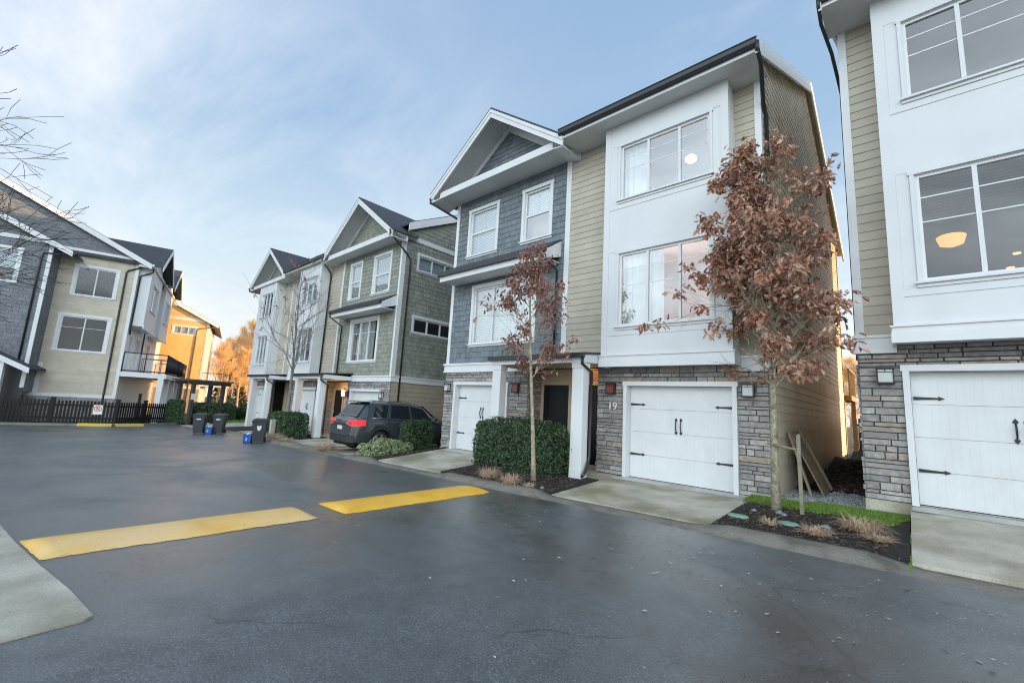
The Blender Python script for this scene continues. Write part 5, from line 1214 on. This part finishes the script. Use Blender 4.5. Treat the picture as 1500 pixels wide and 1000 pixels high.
def leafed_tree(name, x, y, z, H, prof, trad, nb, leaves, lsz, lm, bark, label, group, seed, z0=.25, lobed=True, dens=1.0, lean=(0, 0), droop=.6, ang=.75):
    r = random.Random(seed); root = thing(name, (x, y, z), label, 'tree', group, local=True)
    tk = MB(); K = 12; tp = []
    for i in range(K+1):
        t = i/K; tp.append(Vector((lean[0]*t+math.sin(t*5+seed)*.05*t, lean[1]*t+math.cos(t*4)*.05*t, H*.93*t)))
    rad = [trad*(1.25 if i == 0 else 1)*(1-.82*i/K) for i in range(K+1)]
    tk.tube(tp, rad, 12); tk.build('trunk', bark, root)
    br = MB(); tips = []
    for k in range(nb):
        t = lerp(z0, .97, ((k+.5)/nb)**.9); i = min(K-1, int(t*K)); p = tp[i].lerp(tp[i+1], t*K-i); az = k*2.4+r.uniform(-.4, .4)
        R_ = prof(t)*(r.uniform(.72, 1.08) if r.random() > .06 else 1.3); d = Vector((math.cos(az), math.sin(az), ang*r.uniform(.6, 1.4)))
        grow(br, r, p, d, R_*.77, max(.008, rad[i]*.42), 2 if R_ > .5 else 1, tips, .3, .75, (2, 3), 4, .55, .12, .0028, 5)
    br.build('branches', bark, root)
    lf = MB(); n = 0
    while n < leaves and tips:
        p, v, rr = r.choice(tips); k = r.randint(3, 9)
        if vnoise(p, 1.3)+vnoise(p+Vector((9, 0, 0)), 3)*.5 < -.12/dens: continue
        for _ in range(k):
            q = p+Vector((r.gauss(0, .055), r.gauss(0, .055), r.gauss(-.02, .055))); leaf(lf, r, q, lsz*r.uniform(.55, 1.2), droop, lobed); n += 1
    lf.build('leaves', lm, root)
    return root
def prof1(t):
    return 1.32*(math.sin(math.pi*min(1, max(0, (t-.12)/.95))**.75))**.8+.1
leafed_tree('oak_tree', -1.74, 8.52, -1.47, 6.75, lambda t: lerp(1.22, .42, max(0, (t-.5)/.5)) if t > .5 else lerp(.85, 1.22, (t-.3)/.2), .068, 70, 11000, .135, 'oak', 'bark',
            'young street tree full of brown withered leaves, beside the wooden stake', 'young trees in the planting beds', 5, .31, dens=1.6)
leafed_tree('maple_tree', -5.98, 7.42, -1.5, 5.55, lambda t: lerp(1.0, .3, max(0, (t-.55)/.45)) if t > .55 else lerp(.62, 1.0, (t-.38)/.17), .05, 30, 2300, .115, 'redleaf', 'bark2',
            'slim pale-stemmed tree with sparse reddish withered leaves before the long hedge', 'young trees in the planting beds', 9, .40, False, .8, (-.42, 0))
leafed_tree('bare_tree', -20.95, 8.1, -1.83, 8.2, lambda t: lerp(3.0, .75, max(0, (t-.4)/.6)) if t > .4 else 2.3, .078, 24, 260, .12, 'redleaf', 'barkgrey',
            'nearly leafless thin tree in front of the white bays', 'young trees in the planting beds', 14, .30, False, .4, (-.35, 0), .6, 1.1)
# stake with its tie
stk = thing('tree_stake', (-1.37, 8.45, -1.46), 'weathered wooden stake tied to the trunk of the large brown tree', 'stake')
b = MB(); b.hexa([(-1.395, 8.42, -1.5), (-1.345, 8.42, -1.5), (-1.345, 8.475, -1.5), (-1.395, 8.475, -1.5), (-1.41, 8.42, -.19), (-1.36, 8.42, -.17), (-1.36, 8.475, -.17), (-1.41, 8.475, -.19)]); b.build('stake', 'stakew', stk)
b = MB(); b.tube([(-1.41, 8.44, -.42), (-1.58, 8.42, -.40), (-1.72, 8.415, -.37)], [.02, .022, .02], 8); b.tube([(-1.72, 8.415, -.37), (-1.83, 8.45, -.37), (-1.845, 8.53, -.37), (-1.75, 8.61, -.37), (-1.65, 8.56, -.37), (-1.64, 8.47, -.37), (-1.72, 8.415, -.37)], .014, 6); b.build('tie', 'stakew', stk)
# boards leaning on the side wall
def board(y0, y1, xb, xt, L, th, label, skew=0):
    mb = MB(); z = gz(-1.6, 10.5)+.01; dx = xt-xb; h = math.sqrt(L*L-dx*dx); n = Vector((h, 0, -dx)).normalized()*th
    c = [Vector((xb, y0, z)), Vector((xb, y1, z)), Vector((xt, y1+skew, z+h)), Vector((xt, y0+skew, z+h))]
    mb.hexa([c[0], c[1], c[1]+n, c[0]+n, c[3], c[2], c[2]+n, c[3]+n]); return top(mb, 'wooden_board', 'wood', label, 'board', 'wooden boards leaning on the side wall')
board(10.7, 11.55, -1.36, -1.93, 1.34, .025, 'wide pale plywood board leaning on the siding, broadest of the leaning boards', .12)
board(11.62, 11.72, -1.34, -1.93, 1.42, .05, 'narrow timber batten leaning on the siding behind the plywood board', .1)
board(11.75, 12.7, -1.80, -1.945, .95, .02, 'low square grey board leaning flat on the siding, farthest back', .0)
board(10.52, 10.60, -1.56, -1.93, 1.28, .045, 'dark upright timber plank leaning at the front of the leaning boards', .08)
# valve lids and marker
def lid(x, y, r_, label, oval=.62):
    b = MB(); z = gz(x, y)+.06; n = 20
    for i in range(n):
        a0, a1 = 2*math.pi*i/n, 2*math.pi*(i+1)/n; f = lambda a, k, zz: (x+math.cos(a)*r_*k, y+math.sin(a)*r_*oval*k, zz)
        b.face([f(a0, 1, z-.05), f(a1, 1, z-.05), f(a1, 1, z), f(a0, 1, z)]); b.face([f(a0, 1, z), f(a1, 1, z), f(a1, .88, z+.012), f(a0, .88, z+.012)]); b.face([(x, y, z+.014), f(a0, .88, z+.012), f(a1, .88, z+.012)])
    b.bar(x-.02, x+.02, y-.012, y+.012, z+.013, z+.022)
    return top(b, 'valve_lid', 'lidg', label, 'valve lid', 'green irrigation valve lids')
lid(-2.08, 7.62, .15, 'pale green oval valve lid nearest the driveway of the house numbered 19', .55); lid(-1.42, 7.66, .135, 'round green valve lid in the mulch in front of the large brown tree', .7)
b = MB(); z = gz(-1.5, 8.3)+.04
for i, (x, y) in enumerate(((-1.58, 8.22), (-1.66, 8.30), (-2.0, 8.2), (-1.0, 7.8), (-5.5, 7.1))):
    s = .05+.015*(i % 2); b2 = MB(); n = 7; zz = gz(x, y)+.03
    b2.tube([(x, y, zz), (x+.005, y, zz+s*.5), (x, y+.004, zz+s*.8)], [s, s*.95, s*.45], n)
    top(b2, 'stone', 'gravel', ['pale stone beside the foot of the large brown tree', 'pale stone just left of the large brown tree', 'grey stone behind the oval valve lid', 'grey stone between the dried grass tufts in the right bed', 'grey stone at the bed edge right of the thin tree'][i], 'stone', 'loose stones in the beds')
b = MB(); x, y = -20.2, 7.25; z = gz(x, y); b.bar(x-.09, x+.09, y-.09, y+.09, z, z+.72); b.bar(x-.10, x+.10, y-.10, y+.10, z+.72, z+.77); top(b, 'marker_post', 'marker', 'pale square utility marker post among dried grass near the bins', 'post', bevel=.01)

# wheeled bins
def bin_(x, y, rz, label, emblem):
    root = thing('wheeled_bin', (x, y, road_z(x)+.003), label, 'bin', 'black wheeled bins on the road', rz=rz); root.scale = (.88, .88, .9)
    b = MB(); w0, w1, d0, d1, h = .21, .27, .22, .31, .92
    b.hexa([(-w0, -d0, .05), (w0, -d0, .05), (w0, d0-.03, .05), (-w0, d0-.03, .05), (-w1, -d1, h), (w1, -d1, h), (w1, d1, h), (-w1, d1, h)])
    b.bar(-w1-.02, w1+.02, -d1-.02, d1+.02, h-.05, h); b.build('body', 'binp', root, bevel=.02)
    l = MB(); l.hexa([(-w1-.03, -d1-.04, h+.003), (w1+.03, -d1-.04, h+.003), (w1+.03, d1+.03, h+.003), (-w1-.03, d1+.03, h+.003), (-w1+.02, -d1+.03, h+.075), (w1-.02, -d1+.03, h+.075), (w1-.02, d1-.02, h+.095), (-w1+.02, d1-.02, h+.095)]); l.build('lid', 'binp', root, bevel=.015)
    t = MB(); t.tube([(-w1, d1+.07, h-.01), (w1, d1+.07, h-.01)], .018, 8)
    for s in (-1, 1): t.tube([(s*w1, d1, h-.05), (s*w1, d1+.07, h-.01)], .016, 6)
    t.build('handle', 'binp', root)
    for s in (-1, 1): wv = MB(); wv.tube([(s*.20, d0+.03, .10), (s*.26, d0+.03, .10)], .10, 14, smooth=False); wv.build('wheel', 'tyre', root)
    e = MB(); y = -d0-(d1-d0)*.62-.005
    if emblem == 'shield': e.face([(-.03, y+.012, .52), (.03, y+.012, .52), (.085, y-.01, .62), (.08, y-.022, .73), (0, y-.022, .715), (-.08, y-.022, .73), (-.085, y-.01, .62)])
    else: e.face([(-.10, y-.015, .70), (.10, y-.015, .70), (.10, y-.024, .76), (-.10, y-.024, .76)])
    e.build('emblem', 'signw', root)
bin_(-24.15, 5.55, R(62), 'black wheeled bin farther left of the pair on the far road', 'label')
bin_(-24.05, 6.3, R(58), 'black wheeled bin with blue bag at its foot, right of the far pair', 'label')
bin_(-18.5, 6.2, R(66), 'black wheeled bin standing alone with a white shield emblem', 'shield')
def bluebox(x, y, rz, label, white=True):
    root = thing('recycling_box', (x, y, road_z(x)+.003), label, 'recycling box', 'blue recycling boxes', rz=rz)
    b = MB(); t = .02
    root.scale = (.82, .82, .82)
    for q in ((-.17, .17, -.25, -.25+t), (-.17, .17, .25-t, .25), (-.17, -.17+t, -.25, .25), (.17-t, .17, -.25, .25), (-.17, .17, -.25, .25)):
        b.hexa([(q[0]*.85, q[2]*.85, .0), (q[1]*.85, q[2]*.85, .0), (q[1]*.85, q[3]*.85, .0), (q[0]*.85, q[3]*.85, .0), (q[0], q[2], .38 if q[1]-q[0] < .3 or q[3]-q[2] < .3 else .03), (q[1], q[2], .38 if q[1]-q[0] < .3 or q[3]-q[2] < .3 else .03), (q[1], q[3], .38 if q[1]-q[0] < .3 or q[3]-q[2] < .3 else .03), (q[0], q[3], .38 if q[1]-q[0] < .3 or q[3]-q[2] < .3 else .03)])
    b.build('box', 'bluep', root)
    c = MB(); r = random.Random(3)
    for i in range(5): c.tube([(r.uniform(-.08, .08), -.18+i*.09, .1), (r.uniform(-.08, .08), -.18+i*.09, .40+r.uniform(0, .08))], [.07, .05], 7)
    c.build('contents', 'whitep', root)
bluebox(-18.72, 5.90, R(66), 'blue recycling box beside the bin with the shield emblem')
bluebox(-24.0, 5.93, R(60), 'small blue recycling box between the two far bins')
bg2 = MB(); r = random.Random(4)
for k in range(6):
    pass
bg2.tube([(-24.32, 5.9, road_z(-24.3)), (-24.32, 5.9, road_z(-24.3)+.12), (-24.31, 5.91, road_z(-24.3)+.32), (-24.32, 5.9, road_z(-24.3)+.48)], [.14, .20, .17, .04], 9); top(bg2, 'rubbish_bag', 'whitep', 'pale plastic bag squeezed between the two far bins', 'bag')

# ------------------------------------------------------------------ the parked car
def car():
    root = thing('parked_car', (-13.95, 7.1, -1.735), 'dark grey estate car with red tail lamps parked nose-in beside the green house', 'car', local=True)
    L = 4.70
    def pl(t, pts):
        for (a, b), (c, d) in zip(pts[:-1], pts[1:]):
            if a <= t <= c: s = (t-a)/(c-a); s = s*s*(3-2*s)*.5+s*.5; return b+(d-b)*s
        return pts[0][1] if t < pts[0][0] else pts[-1][1]
    top_ = [(0, .98), (.05, 1.05), (.16, 1.12), (.55, 1.58), (.75, 1.64), (1.5, 1.685), (2.2, 1.67), (2.7, 1.60), (3.45, 1.14), (3.6, 1.09), (4.3, 1.0), (4.58, .90), (4.70, .72)]
    belt_ = [(0, .95), (.16, 1.08), (.6, 1.10), (2.2, 1.05), (3.4, 1.00), (4.3, .93), (4.7, .68)]
    wid_ = [(0, .70), (.10, .84), (.35, .90), (1, .925), (3.6, .925), (4.2, .89), (4.55, .74), (4.70, .55)]
    rw_ = [(0, .66), (.16, .68), (.55, .62), (1.2, .655), (2.4, .655), (2.9, .66), (3.45, .72), (4.2, .70), (4.7, .5)]
    RW, FW, AR = .95, 3.80, .405
    def zb(y):
        z = .30 if .3 < y < 4.4 else .34
        for c in (RW, FW):
            if abs(y-c) < AR: z = max(z, .36+math.sqrt(AR*AR-(y-c)**2))
        return z
    st = sorted({*[i*.1 for i in range(48)], .05, .55, 4.7, *[RW+AR*math.cos(a*math.pi/12) for a in range(13)], *[FW+AR*math.cos(a*math.pi/12) for a in range(13)]}); st = [s for s in st if 0 <= s <= L]
    def sect(y):
        zt, zbel, w_, rw = pl(y, top_), pl(y, belt_), pl(y, wid_), pl(y, rw_); z0 = zb(y); zbel = min(zbel, zt-.02)
        w0 = w_*.97
        return [(0, zt), (rw*.6, zt-.012), (rw*.92, zt-.045), (rw, zt-.085 if zt-zbel > .15 else zt-.03), (lerp(rw, w_*.965, .5), (zt-.085+zbel)/2 if zt-zbel > .15 else zt-.035), (w_*.965, min(zbel, zt-.04)), (w_*.99, zbel-.10), (w_, max(z0+.02, .72)), (w_*.985, max(z0+.015, .55)), (w0, max(z0+.01, .42)), (w0*.97, z0)]
    b = MB(); S = [sect(y) for y in st]; n = len(S[0])
    for sx in (1, -1):
        o = len(b.v)
        for y, q in zip(st, S): b.v += [(sx*x, y, z) for x, z in q]
        for i in range(len(st)-1):
            for j in range(n-1):
                k = o+i*n+j; f = (k, k+n, k+n+1, k+1); b.f.append(f if sx > 0 else f[::-1]); b.sm.append(True)
        for i, rev in ((0, 0), (len(st)-1, 1)):
            k = o+i*n; f = tuple(range(k, k+n))+tuple([])
            lowc = len(b.v); b.v.append((0, st[i], S[i][-1][1])); f = f+(lowc,); b.f.append(f); b.sm.append(False)
    body = b.build('body', 'suv', root)
    def sidepatch(y0, y1, t0, t1, off, ny=8, yf=None, sx=1):
        """piece of the side between beltline (t=0) and roof edge (t=1)"""
        m = MB(); rows = []
        for i in range(ny+1):
            row = []
            for t in (t0, (t0+t1)/2, t1):
                y = lerp(y0, y1, i/ny); y = yf(y, t, i/ny) if yf else y
                q = sect(y); a, c = q[5], q[3]; nx, nz = .93, .37
                row.append((sx*(lerp(a[0], c[0], t)+off*nx), y, lerp(a[1], c[1], t)+off*nz))
            rows.append(row)
        for i in range(ny):
            for j in range(2):
                f = [rows[i][j], rows[i+1][j], rows[i+1][j+1], rows[i][j+1]]; m.face(f if sx > 0 else f[::-1], True)
        return m
    def sl_(a0, a1, b0, b1): return lambda y, t, f: lerp(lerp(a0, a1, t), lerp(b0, b1, t), f)
    for sx in (1, -1):
        for nm, fn in (('quarter_window', sl_(.62, .84, 1.12, 1.30)), ('rear_side_window', sl_(1.30, 1.42, 2.10, 2.10)), ('front_side_window', sl_(2.18, 2.18, 3.22, 2.72))):
            sidepatch(0, 1, .10, .93, .006, 8, fn, sx).build(nm, 'carglass', root)
        c = MB()
        for fn in (sl_(.5, .5, 3.3, 3.3),):
            pts = []
            for i in range(15):
                y = lerp(.62, 3.28, i/14); q = sect(y)[5]; pts.append((sx*(q[0]+.008), y, q[1]+.035))
            c.tube(pts, .011, 5)
        c.build('belt_moulding', 'chrome', root)
        rr = MB(); pts = [(sx*(sect(y)[2][0]-.02), y, sect(y)[2][1]+.055) for y in lin(.75, 2.55, 8)]
        rr.tube([(pts[0][0], pts[0][1]-.08, pts[0][2]-.06)]+pts+[(pts[-1][0], pts[-1][1]+.12, pts[-1][2]-.07)], .016, 6); rr.build('roof_rail', 'chrome', root)
        # door seams and handles
        dm = MB()
        for y in (1.24, 2.14, 3.30):
            pts = [(sx*(q[0]+.002), y+(.12*max(0, (.85-q[1])) if y == 1.24 else 0), q[1]) for q in sect(y)[5:10]]; dm.tube(pts, .006, 4)
        dm.build('door_seam', 'black', root)
        for y in (1.42, 2.32):
            h = MB(); q = sect(y)[6]; h.tube([(sx*(q[0]+.005), y, q[1]+.01), (sx*(q[0]+.035), y+.04, q[1]+.012), (sx*(q[0]+.035), y+.18, q[1]+.012), (sx*(q[0]+.005), y+.22, q[1]+.01)], .014, 6); h.build('door_handle', 'suv', root)
        mr = MB(); q = sect(3.05)[5]; mr.tube([(sx*(q[0]), 3.05, q[1]+.06), (sx*(q[0]+.10), 3.03, q[1]+.09)], .025, 6); mr.hexa([(sx*(q[0]+.06), 2.95, q[1]+.04), (sx*(q[0]+.24), 2.97, q[1]+.04), (sx*(q[0]+.22), 3.12, q[1]+.05), (sx*(q[0]+.06), 3.12, q[1]+.05), (sx*(q[0]+.06), 2.95, q[1]+.19), (sx*(q[0]+.24), 2.97, q[1]+.17), (sx*(q[0]+.22), 3.12, q[1]+.16), (sx*(q[0]+.06), 3.12, q[1]+.18)]); mr.build('wing_mirror', 'suv', root, bevel=.02)
        # arch flares and sill cladding
        for cy in (RW, FW):
            fl = MB(); pin, pout = [], []
            for a in range(15):
                an = math.pi*a/14; y = cy+AR*math.cos(an); z = .36+AR*math.sin(an); y2 = cy+(AR+.085)*math.cos(an); z2 = .36+(AR+.085)*math.sin(an); w_ = pl(cy, wid_)
                pin.append((sx*(w_+.012), y, z)); pout.append((sx*(w_+.004), y2, z2))
            for a in range(14):
                fl.face([pin[a], pin[a+1], pout[a+1], pout[a]]); fl.face([pin[a], pin[a+1], (sx*(pl(cy, wid_)-.12), pin[a+1][1], pin[a+1][2]), (sx*(pl(cy, wid_)-.12), pin[a][1], pin[a][2])])
            fl.build('wheel_arch', 'blkplastic', root)
        sl2 = MB(); w_ = .925; sl2.bar(*sorted((sx*(w_-.05), sx*(w_+.008))), RW+AR+.04, FW-AR-.04, .28, .46); sl2.build('sill', 'blkplastic', root, bevel=.015)
        for cy in (RW, FW):
            wl = thing('wheel', (0, 0, 0), None, None); wl.parent = root; ORG[wl] = Vector((0, 0, 0)); x0 = pl(cy, wid_)-.03; xi = x0-.22
            t = MB(); rad_ = [.28, .345, .362, .362, .345, .28]; xx = [xi, xi+.01, xi+.04, x0-.04, x0-.01, x0-.004]
            t.tube([(sx*x, cy, .362) for x in xx], rad_, 28); t.build('tyre', 'tyre', wl)
            rm = MB(); rm.tube([(sx*(x0-.03), cy, .362), (sx*(x0-.004), cy, .362), (sx*(x0+.004), cy, .362)], [.255, .265, .25], 24, cap=False)
            for k in range(6):
                a = k*math.pi/3+.2; ca, sa = math.cos(a), math.sin(a); wdt = .036
                P = lambda r_, s, x: (sx*x, cy+ca*r_-sa*s, .362+sa*r_+ca*s)
                rm.hexa([P(.04, -wdt, x0-.03), P(.25, -wdt*1.3, x0-.03), P(.25, wdt*1.3, x0-.03), P(.04, wdt, x0-.03), P(.04, -wdt*.8, x0-.006), P(.25, -wdt, x0), P(.25, wdt, x0), P(.04, wdt*.8, x0-.006)])
            rm.tube([(sx*(x0-.03), cy, .362), (sx*(x0+.004), cy, .362)], .06, 12); rm.build('rim', 'alloy', wl)
            dk = MB(); dk.tube([(sx*(x0-.07), cy, .362), (sx*(x0-.032), cy, .362)], .262, 20); dk.build('brake', 'black', wl)
        # tail lamp wraps round the corner
        tl = MB()
        pts = [(.30, 0), (.22, 0), (.13, 0), (.06, 0), (.012, 0)]
        rows = []
        for z0_, z1_ in ((.86, 1.08),):
            for y in (.40, .30, .20, .12, .06, .02):
                w_ = pl(y, wid_)*.99; rows.append([(sx*(w_+.012), y-.012, z0_+.02*(y/.4)), (sx*(w_*.985+.012), y-.012, z1_-.02)])
            w_ = pl(.0, wid_); rows.append([(sx*(w_-.06), -.014, z0_), (sx*(w_-.06), .035, z1_-.03)]); rows.append([(sx*(w_-.26), -.016, z0_+.04), (sx*(w_-.26), .035, z1_-.04)])
        for i in range(len(rows)-1): tl.face([rows[i][0], rows[i][1], rows[i+1][1], rows[i+1][0]], True)
        tl.build('tail_lamp', 'taillamp', root)
    # underside and wheel wells
    u = MB(); u.bar(-.68, .68, .15, 4.5, .22, .75); u.build('underbody', 'black', root)
    # tailgate glass, wiper, spoiler, chrome strip, plate, bumper
    def tg(y, x, off=.012):
        z = pl(y, top_); return (x, y-off*.75, z+off*.66)
    g = MB(); ys = lin(.20, .54, 6)
    for a, c in zip(ys[:-1], ys[1:]):
        wa, wb = lerp(.62, .54, (a-.2)/.34), lerp(.62, .54, (c-.2)/.34); k = 6
        for i in range(k): f0, f1 = i/k*2-1, (i+1)/k*2-1; g.face([tg(a, wa*f0), tg(a, wa*f1), tg(c, wb*f1), tg(c, wb*f0)], True)
    g.build('rear_window', 'carglass', root)
    s = MB(); s.hexa([(-.60, .46, 1.625), (.60, .46, 1.625), (.62, .80, 1.665), (-.62, .80, 1.665), (-.60, .45, 1.645), (.60, .45, 1.645), (.62, .80, 1.685), (-.62, .80, 1.685)]); s.build('spoiler', 'suv', root, bevel=.008)
    c = MB(); c.bar(-.45, .45, -.035, .01, .90, .965); c.build('tailgate_trim', 'chrome', root, bevel=.008)
    p = MB(); p.bar(-.16, .16, -.03, -.02, .72, .84); p.build('number_plate', 'plate', root)
    bp = MB(); pr = [(-.86, .28), (-.80, .06), (-.55, -.06), (0, -.085), (.55, -.06), (.80, .06), (.86, .28)]
    for (z0_, z1_) in ((.34, .56),):
        for (x0, y0), (x1, y1) in zip(pr[:-1], pr[1:]):
            bp.hexa([(x0, y0, z0_), (x1, y1, z0_), (x1, y1+.14, z0_), (x0, y0+.14, z0_), (x0, y0-.01, z1_), (x1, y1-.01, z1_), (x1, y1+.14, z1_), (x0, y0+.14, z1_)])
    bp.build('rear_bumper', 'blkplastic', root)
    bs = MB(); bs.bar(-.62, .62, -.10, -.02, .575, .60); bs.build('bumper_strip', 'chrome', root)
    ws = MB(); ys = lin(2.76, 3.42, 6)
    for a, c_ in zip(ys[:-1], ys[1:]):
        k = 6; wa, wb = lerp(.56, .66, (a-2.7)/.75), lerp(.56, .66, (c_-2.7)/.75)
        for i in range(k): f0, f1 = i/k*2-1, (i+1)/k*2-1; ws.face([(wa*f0, a, pl(a, top_)+.008), (wa*f1, a, pl(a, top_)+.008), (wb*f1, c_, pl(c_, top_)+.008), (wb*f0, c_, pl(c_, top_)+.008)], True)
    ws.build('windscreen', 'carglass', root)
car()

# ------------------------------------------------------------------ bare street tree reaching in from the left
def left_tree():
    r = random.Random(21); x, y = -8.6, -2.6; z = road_z(x)+.05; root = thing('bare_tree', (x, y, z), 'leafless street tree whose dark twigs reach in from the left edge', 'tree', 'bare trees', local=True)
    tk = MB(); tp = [Vector((0, 0, h)) for h in (0, .6, 1.5, 2.6, 3.8, 5.2, 6.6)]; tp = [p+Vector((math.sin(p.z)*.05, math.cos(p.z*1.3)*.05, 0)) for p in tp]
    tk.tube(tp, [.16, .12, .11, .10, .08, .055, .03], 10); tk.build('trunk', 'barkdark', root)
    br = MB(); tips = []
    for (h, dx, dy, dz_, L) in ((2.6, .1, 1, .42, 1.5), (3.1, -.35, 1, .35, 1.4), (3.5, .45, .9, .40, 1.5), (3.9, -.1, 1, .50, 1.45), (3.3, .8, .6, .3, 1.4), (2.9, -.8, .7, .4, 1.3), (2.2, -.2, 1, .12, 1.4),
                             (3.6, -.9, -.4, .5, 1.4), (4.2, .5, -.9, .5, 1.4), (2.8, -.1, 1, .22, 1.35)):
        grow(br, r, Vector((0, 0, h)), Vector((dx, dy, dz_)), L*.86, .026, 4, tips, .10, .60, (1, 3), 4, .5, .10, .0035, 6)
    br.build('branches', 'barkdark', root)
left_tree()

# ------------------------------------------------------------------ the sunlit wood beyond the road end
def winter_tree(name, seed, H, m, tw, n_tw, label, loc, tm='birchbark', conifer=False):
    r = random.Random(seed); root = thing(name, loc, label, 'tree', 'sunlit trees beyond the road end', local=True)
    tk = MB(); K = 9; tp = [Vector((math.sin(i*.9+seed)*.12*i/K*2, math.cos(i*.7+seed)*.12*i/K*2, H*.96*i/K)) for i in range(K+1)]
    tk.tube(tp, [(.17 if not conifer else .2)*(1-.9*i/K)+.01 for i in range(K+1)], 8); tk.build('trunk', tm, root)
    cr = MB(); tips = []
    if conifer:
        for _ in range(n_tw):
            t = r.uniform(.08, 1)**.8; R_ = (1-t)*H*.34+.3; a = r.uniform(0, 6.283); rr = R_*math.sqrt(r.uniform(.2, 1)); p = Vector((math.cos(a)*rr, math.sin(a)*rr, t*H-rr*.35)); d = Vector((math.cos(a), math.sin(a), -.35)).normalized(); s = d.orthogonal().normalized(); L = r.uniform(.25, .5)
            cr.face([p-s*.07, p+d*L*.5-s*.1, p+d*L, p+d*L*.5+s*.1])
    else:
        for k in range(20):
            t = lerp(.22, .97, k/19); i = min(K-1, int(t*K)); p = tp[i].lerp(tp[i+1], t*K-i); a = k*2.4
            grow(cr, r, p, Vector((math.cos(a), math.sin(a), 1.15)), H*.2*(1.25-t), .035*(1.2-t), 2, tips, .35, .6, (2, 3), 3, .5, .1, .012, 4)
        for _ in range(n_tw):
            p, v, _r = r.choice(tips); d = (v+Vector((r.gauss(0, .5), r.gauss(0, .5), r.gauss(.15, .4)))).normalized(); s = d.cross(Vector((r.gauss(0, 1), r.gauss(0, 1), r.gauss(0, 1)))).normalized(); L = r.uniform(.35, .9)*tw; w_ = .02*tw
            q = p+Vector((r.gauss(0, .12), r.gauss(0, .12), r.gauss(0, .12))); cr.face([q-s*w_, q+s*w_, q+d*L])
    cr.build('crown', m, root); return root
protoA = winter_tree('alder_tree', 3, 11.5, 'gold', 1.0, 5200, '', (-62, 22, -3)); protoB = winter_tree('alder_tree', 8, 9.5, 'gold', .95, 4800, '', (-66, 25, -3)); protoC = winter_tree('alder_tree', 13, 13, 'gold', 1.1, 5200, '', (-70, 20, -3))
spots = [(-55.5, 14.0, .70, 0), (-56.5, 16.2, .80, 1), (-57.5, 18.6, .82, 2), (-60, 19.8, .95, 0), (-62, 16.6, 1.0, 1), (-64, 18.8, .95, 2), (-63, 21.8, 1.05, 0), (-67, 20.3, 1.05, 1), (-70, 23.5, 1.05, 2), (-66, 24.5, 1.1, 0), (-73, 21.5, 1.15, 1), (-60, 23.0, 1.0, 2)]
WH = ['short golden bare tree hard against the right side of the ochre house', 'golden bare tree with a pale stem, second from the ochre house', 'golden bare tree above the middle of the pergola roof', 'golden bare tree just right of the pergola in the front row', 'tall golden bare tree behind the pergola', 'golden bare tree with many stems in the middle of the wood',
      'golden bare tree beside the far white bay, front row', 'golden bare tree in the second row behind the pergola', 'farthest golden bare tree seen low beside the far white bay', 'golden bare tree partly hidden by the far white bay', 'farthest golden bare tree straight behind the pergola post', 'golden bare tree half hidden behind the corner of the far terrace']
for i, (x, y, s, k) in enumerate(spots):
    p = (protoA, protoB, protoC)[k]; o = p if i < 3 and k == i else copy_tree(p)
    o.location = (x, y, -2.6); o.scale = (s, s, s*.95); o.rotation_euler = (0, 0, i*1.3); o['label'] = WH[i]
winter_tree('cedar_tree', 5, 6.6, 'conif', 1, 2200, 'dark green conifer between the ochre house and the golden trees', (-60.5, 16.4, -2.7), 'barkdark', True)
for i, (x, y, s) in enumerate(((-3.2, 40, .8), (1.5, 44, .95), (-1.2, 48, .9), (-5.5, 50, 1.0), (4.5, 52, 1.0))):
    o = copy_tree((protoA, protoB, protoC)[i % 3]); o.location = (x, y, -1.8); o.scale = (s, s, s*.7); o.rotation_euler = (0, 0, i*2.1); o['group'] = 'trees behind the side passage'
    o['label'] = ['bare tree glimpsed low through the side passage, left one', 'bare tree glimpsed low through the side passage, middle one', 'bare tree glimpsed at the passage end behind the black fence', 'bare tree behind the house numbered 19', 'bare tree behind the right edge house'][i]
# black fence closing the far end of the side passage
pf = thing('garden_fence', (-1.3, 25, -1.4), 'dark board fence closing the far end of the side passage', 'fence')
b = MB()
for i in range(16): x = -1.95+i*.15; b.bar(x, x+.12, 25.0, 25.02, -1.5, .35)
b.build('boards', 'barkdark', pf); b = MB(); b.bar(-2, .5, 25.021, 25.06, -1.1, -1.0); b.bar(-2, .5, 25.021, 25.06, .0, .1); b.build('rails', 'barkdark', pf)
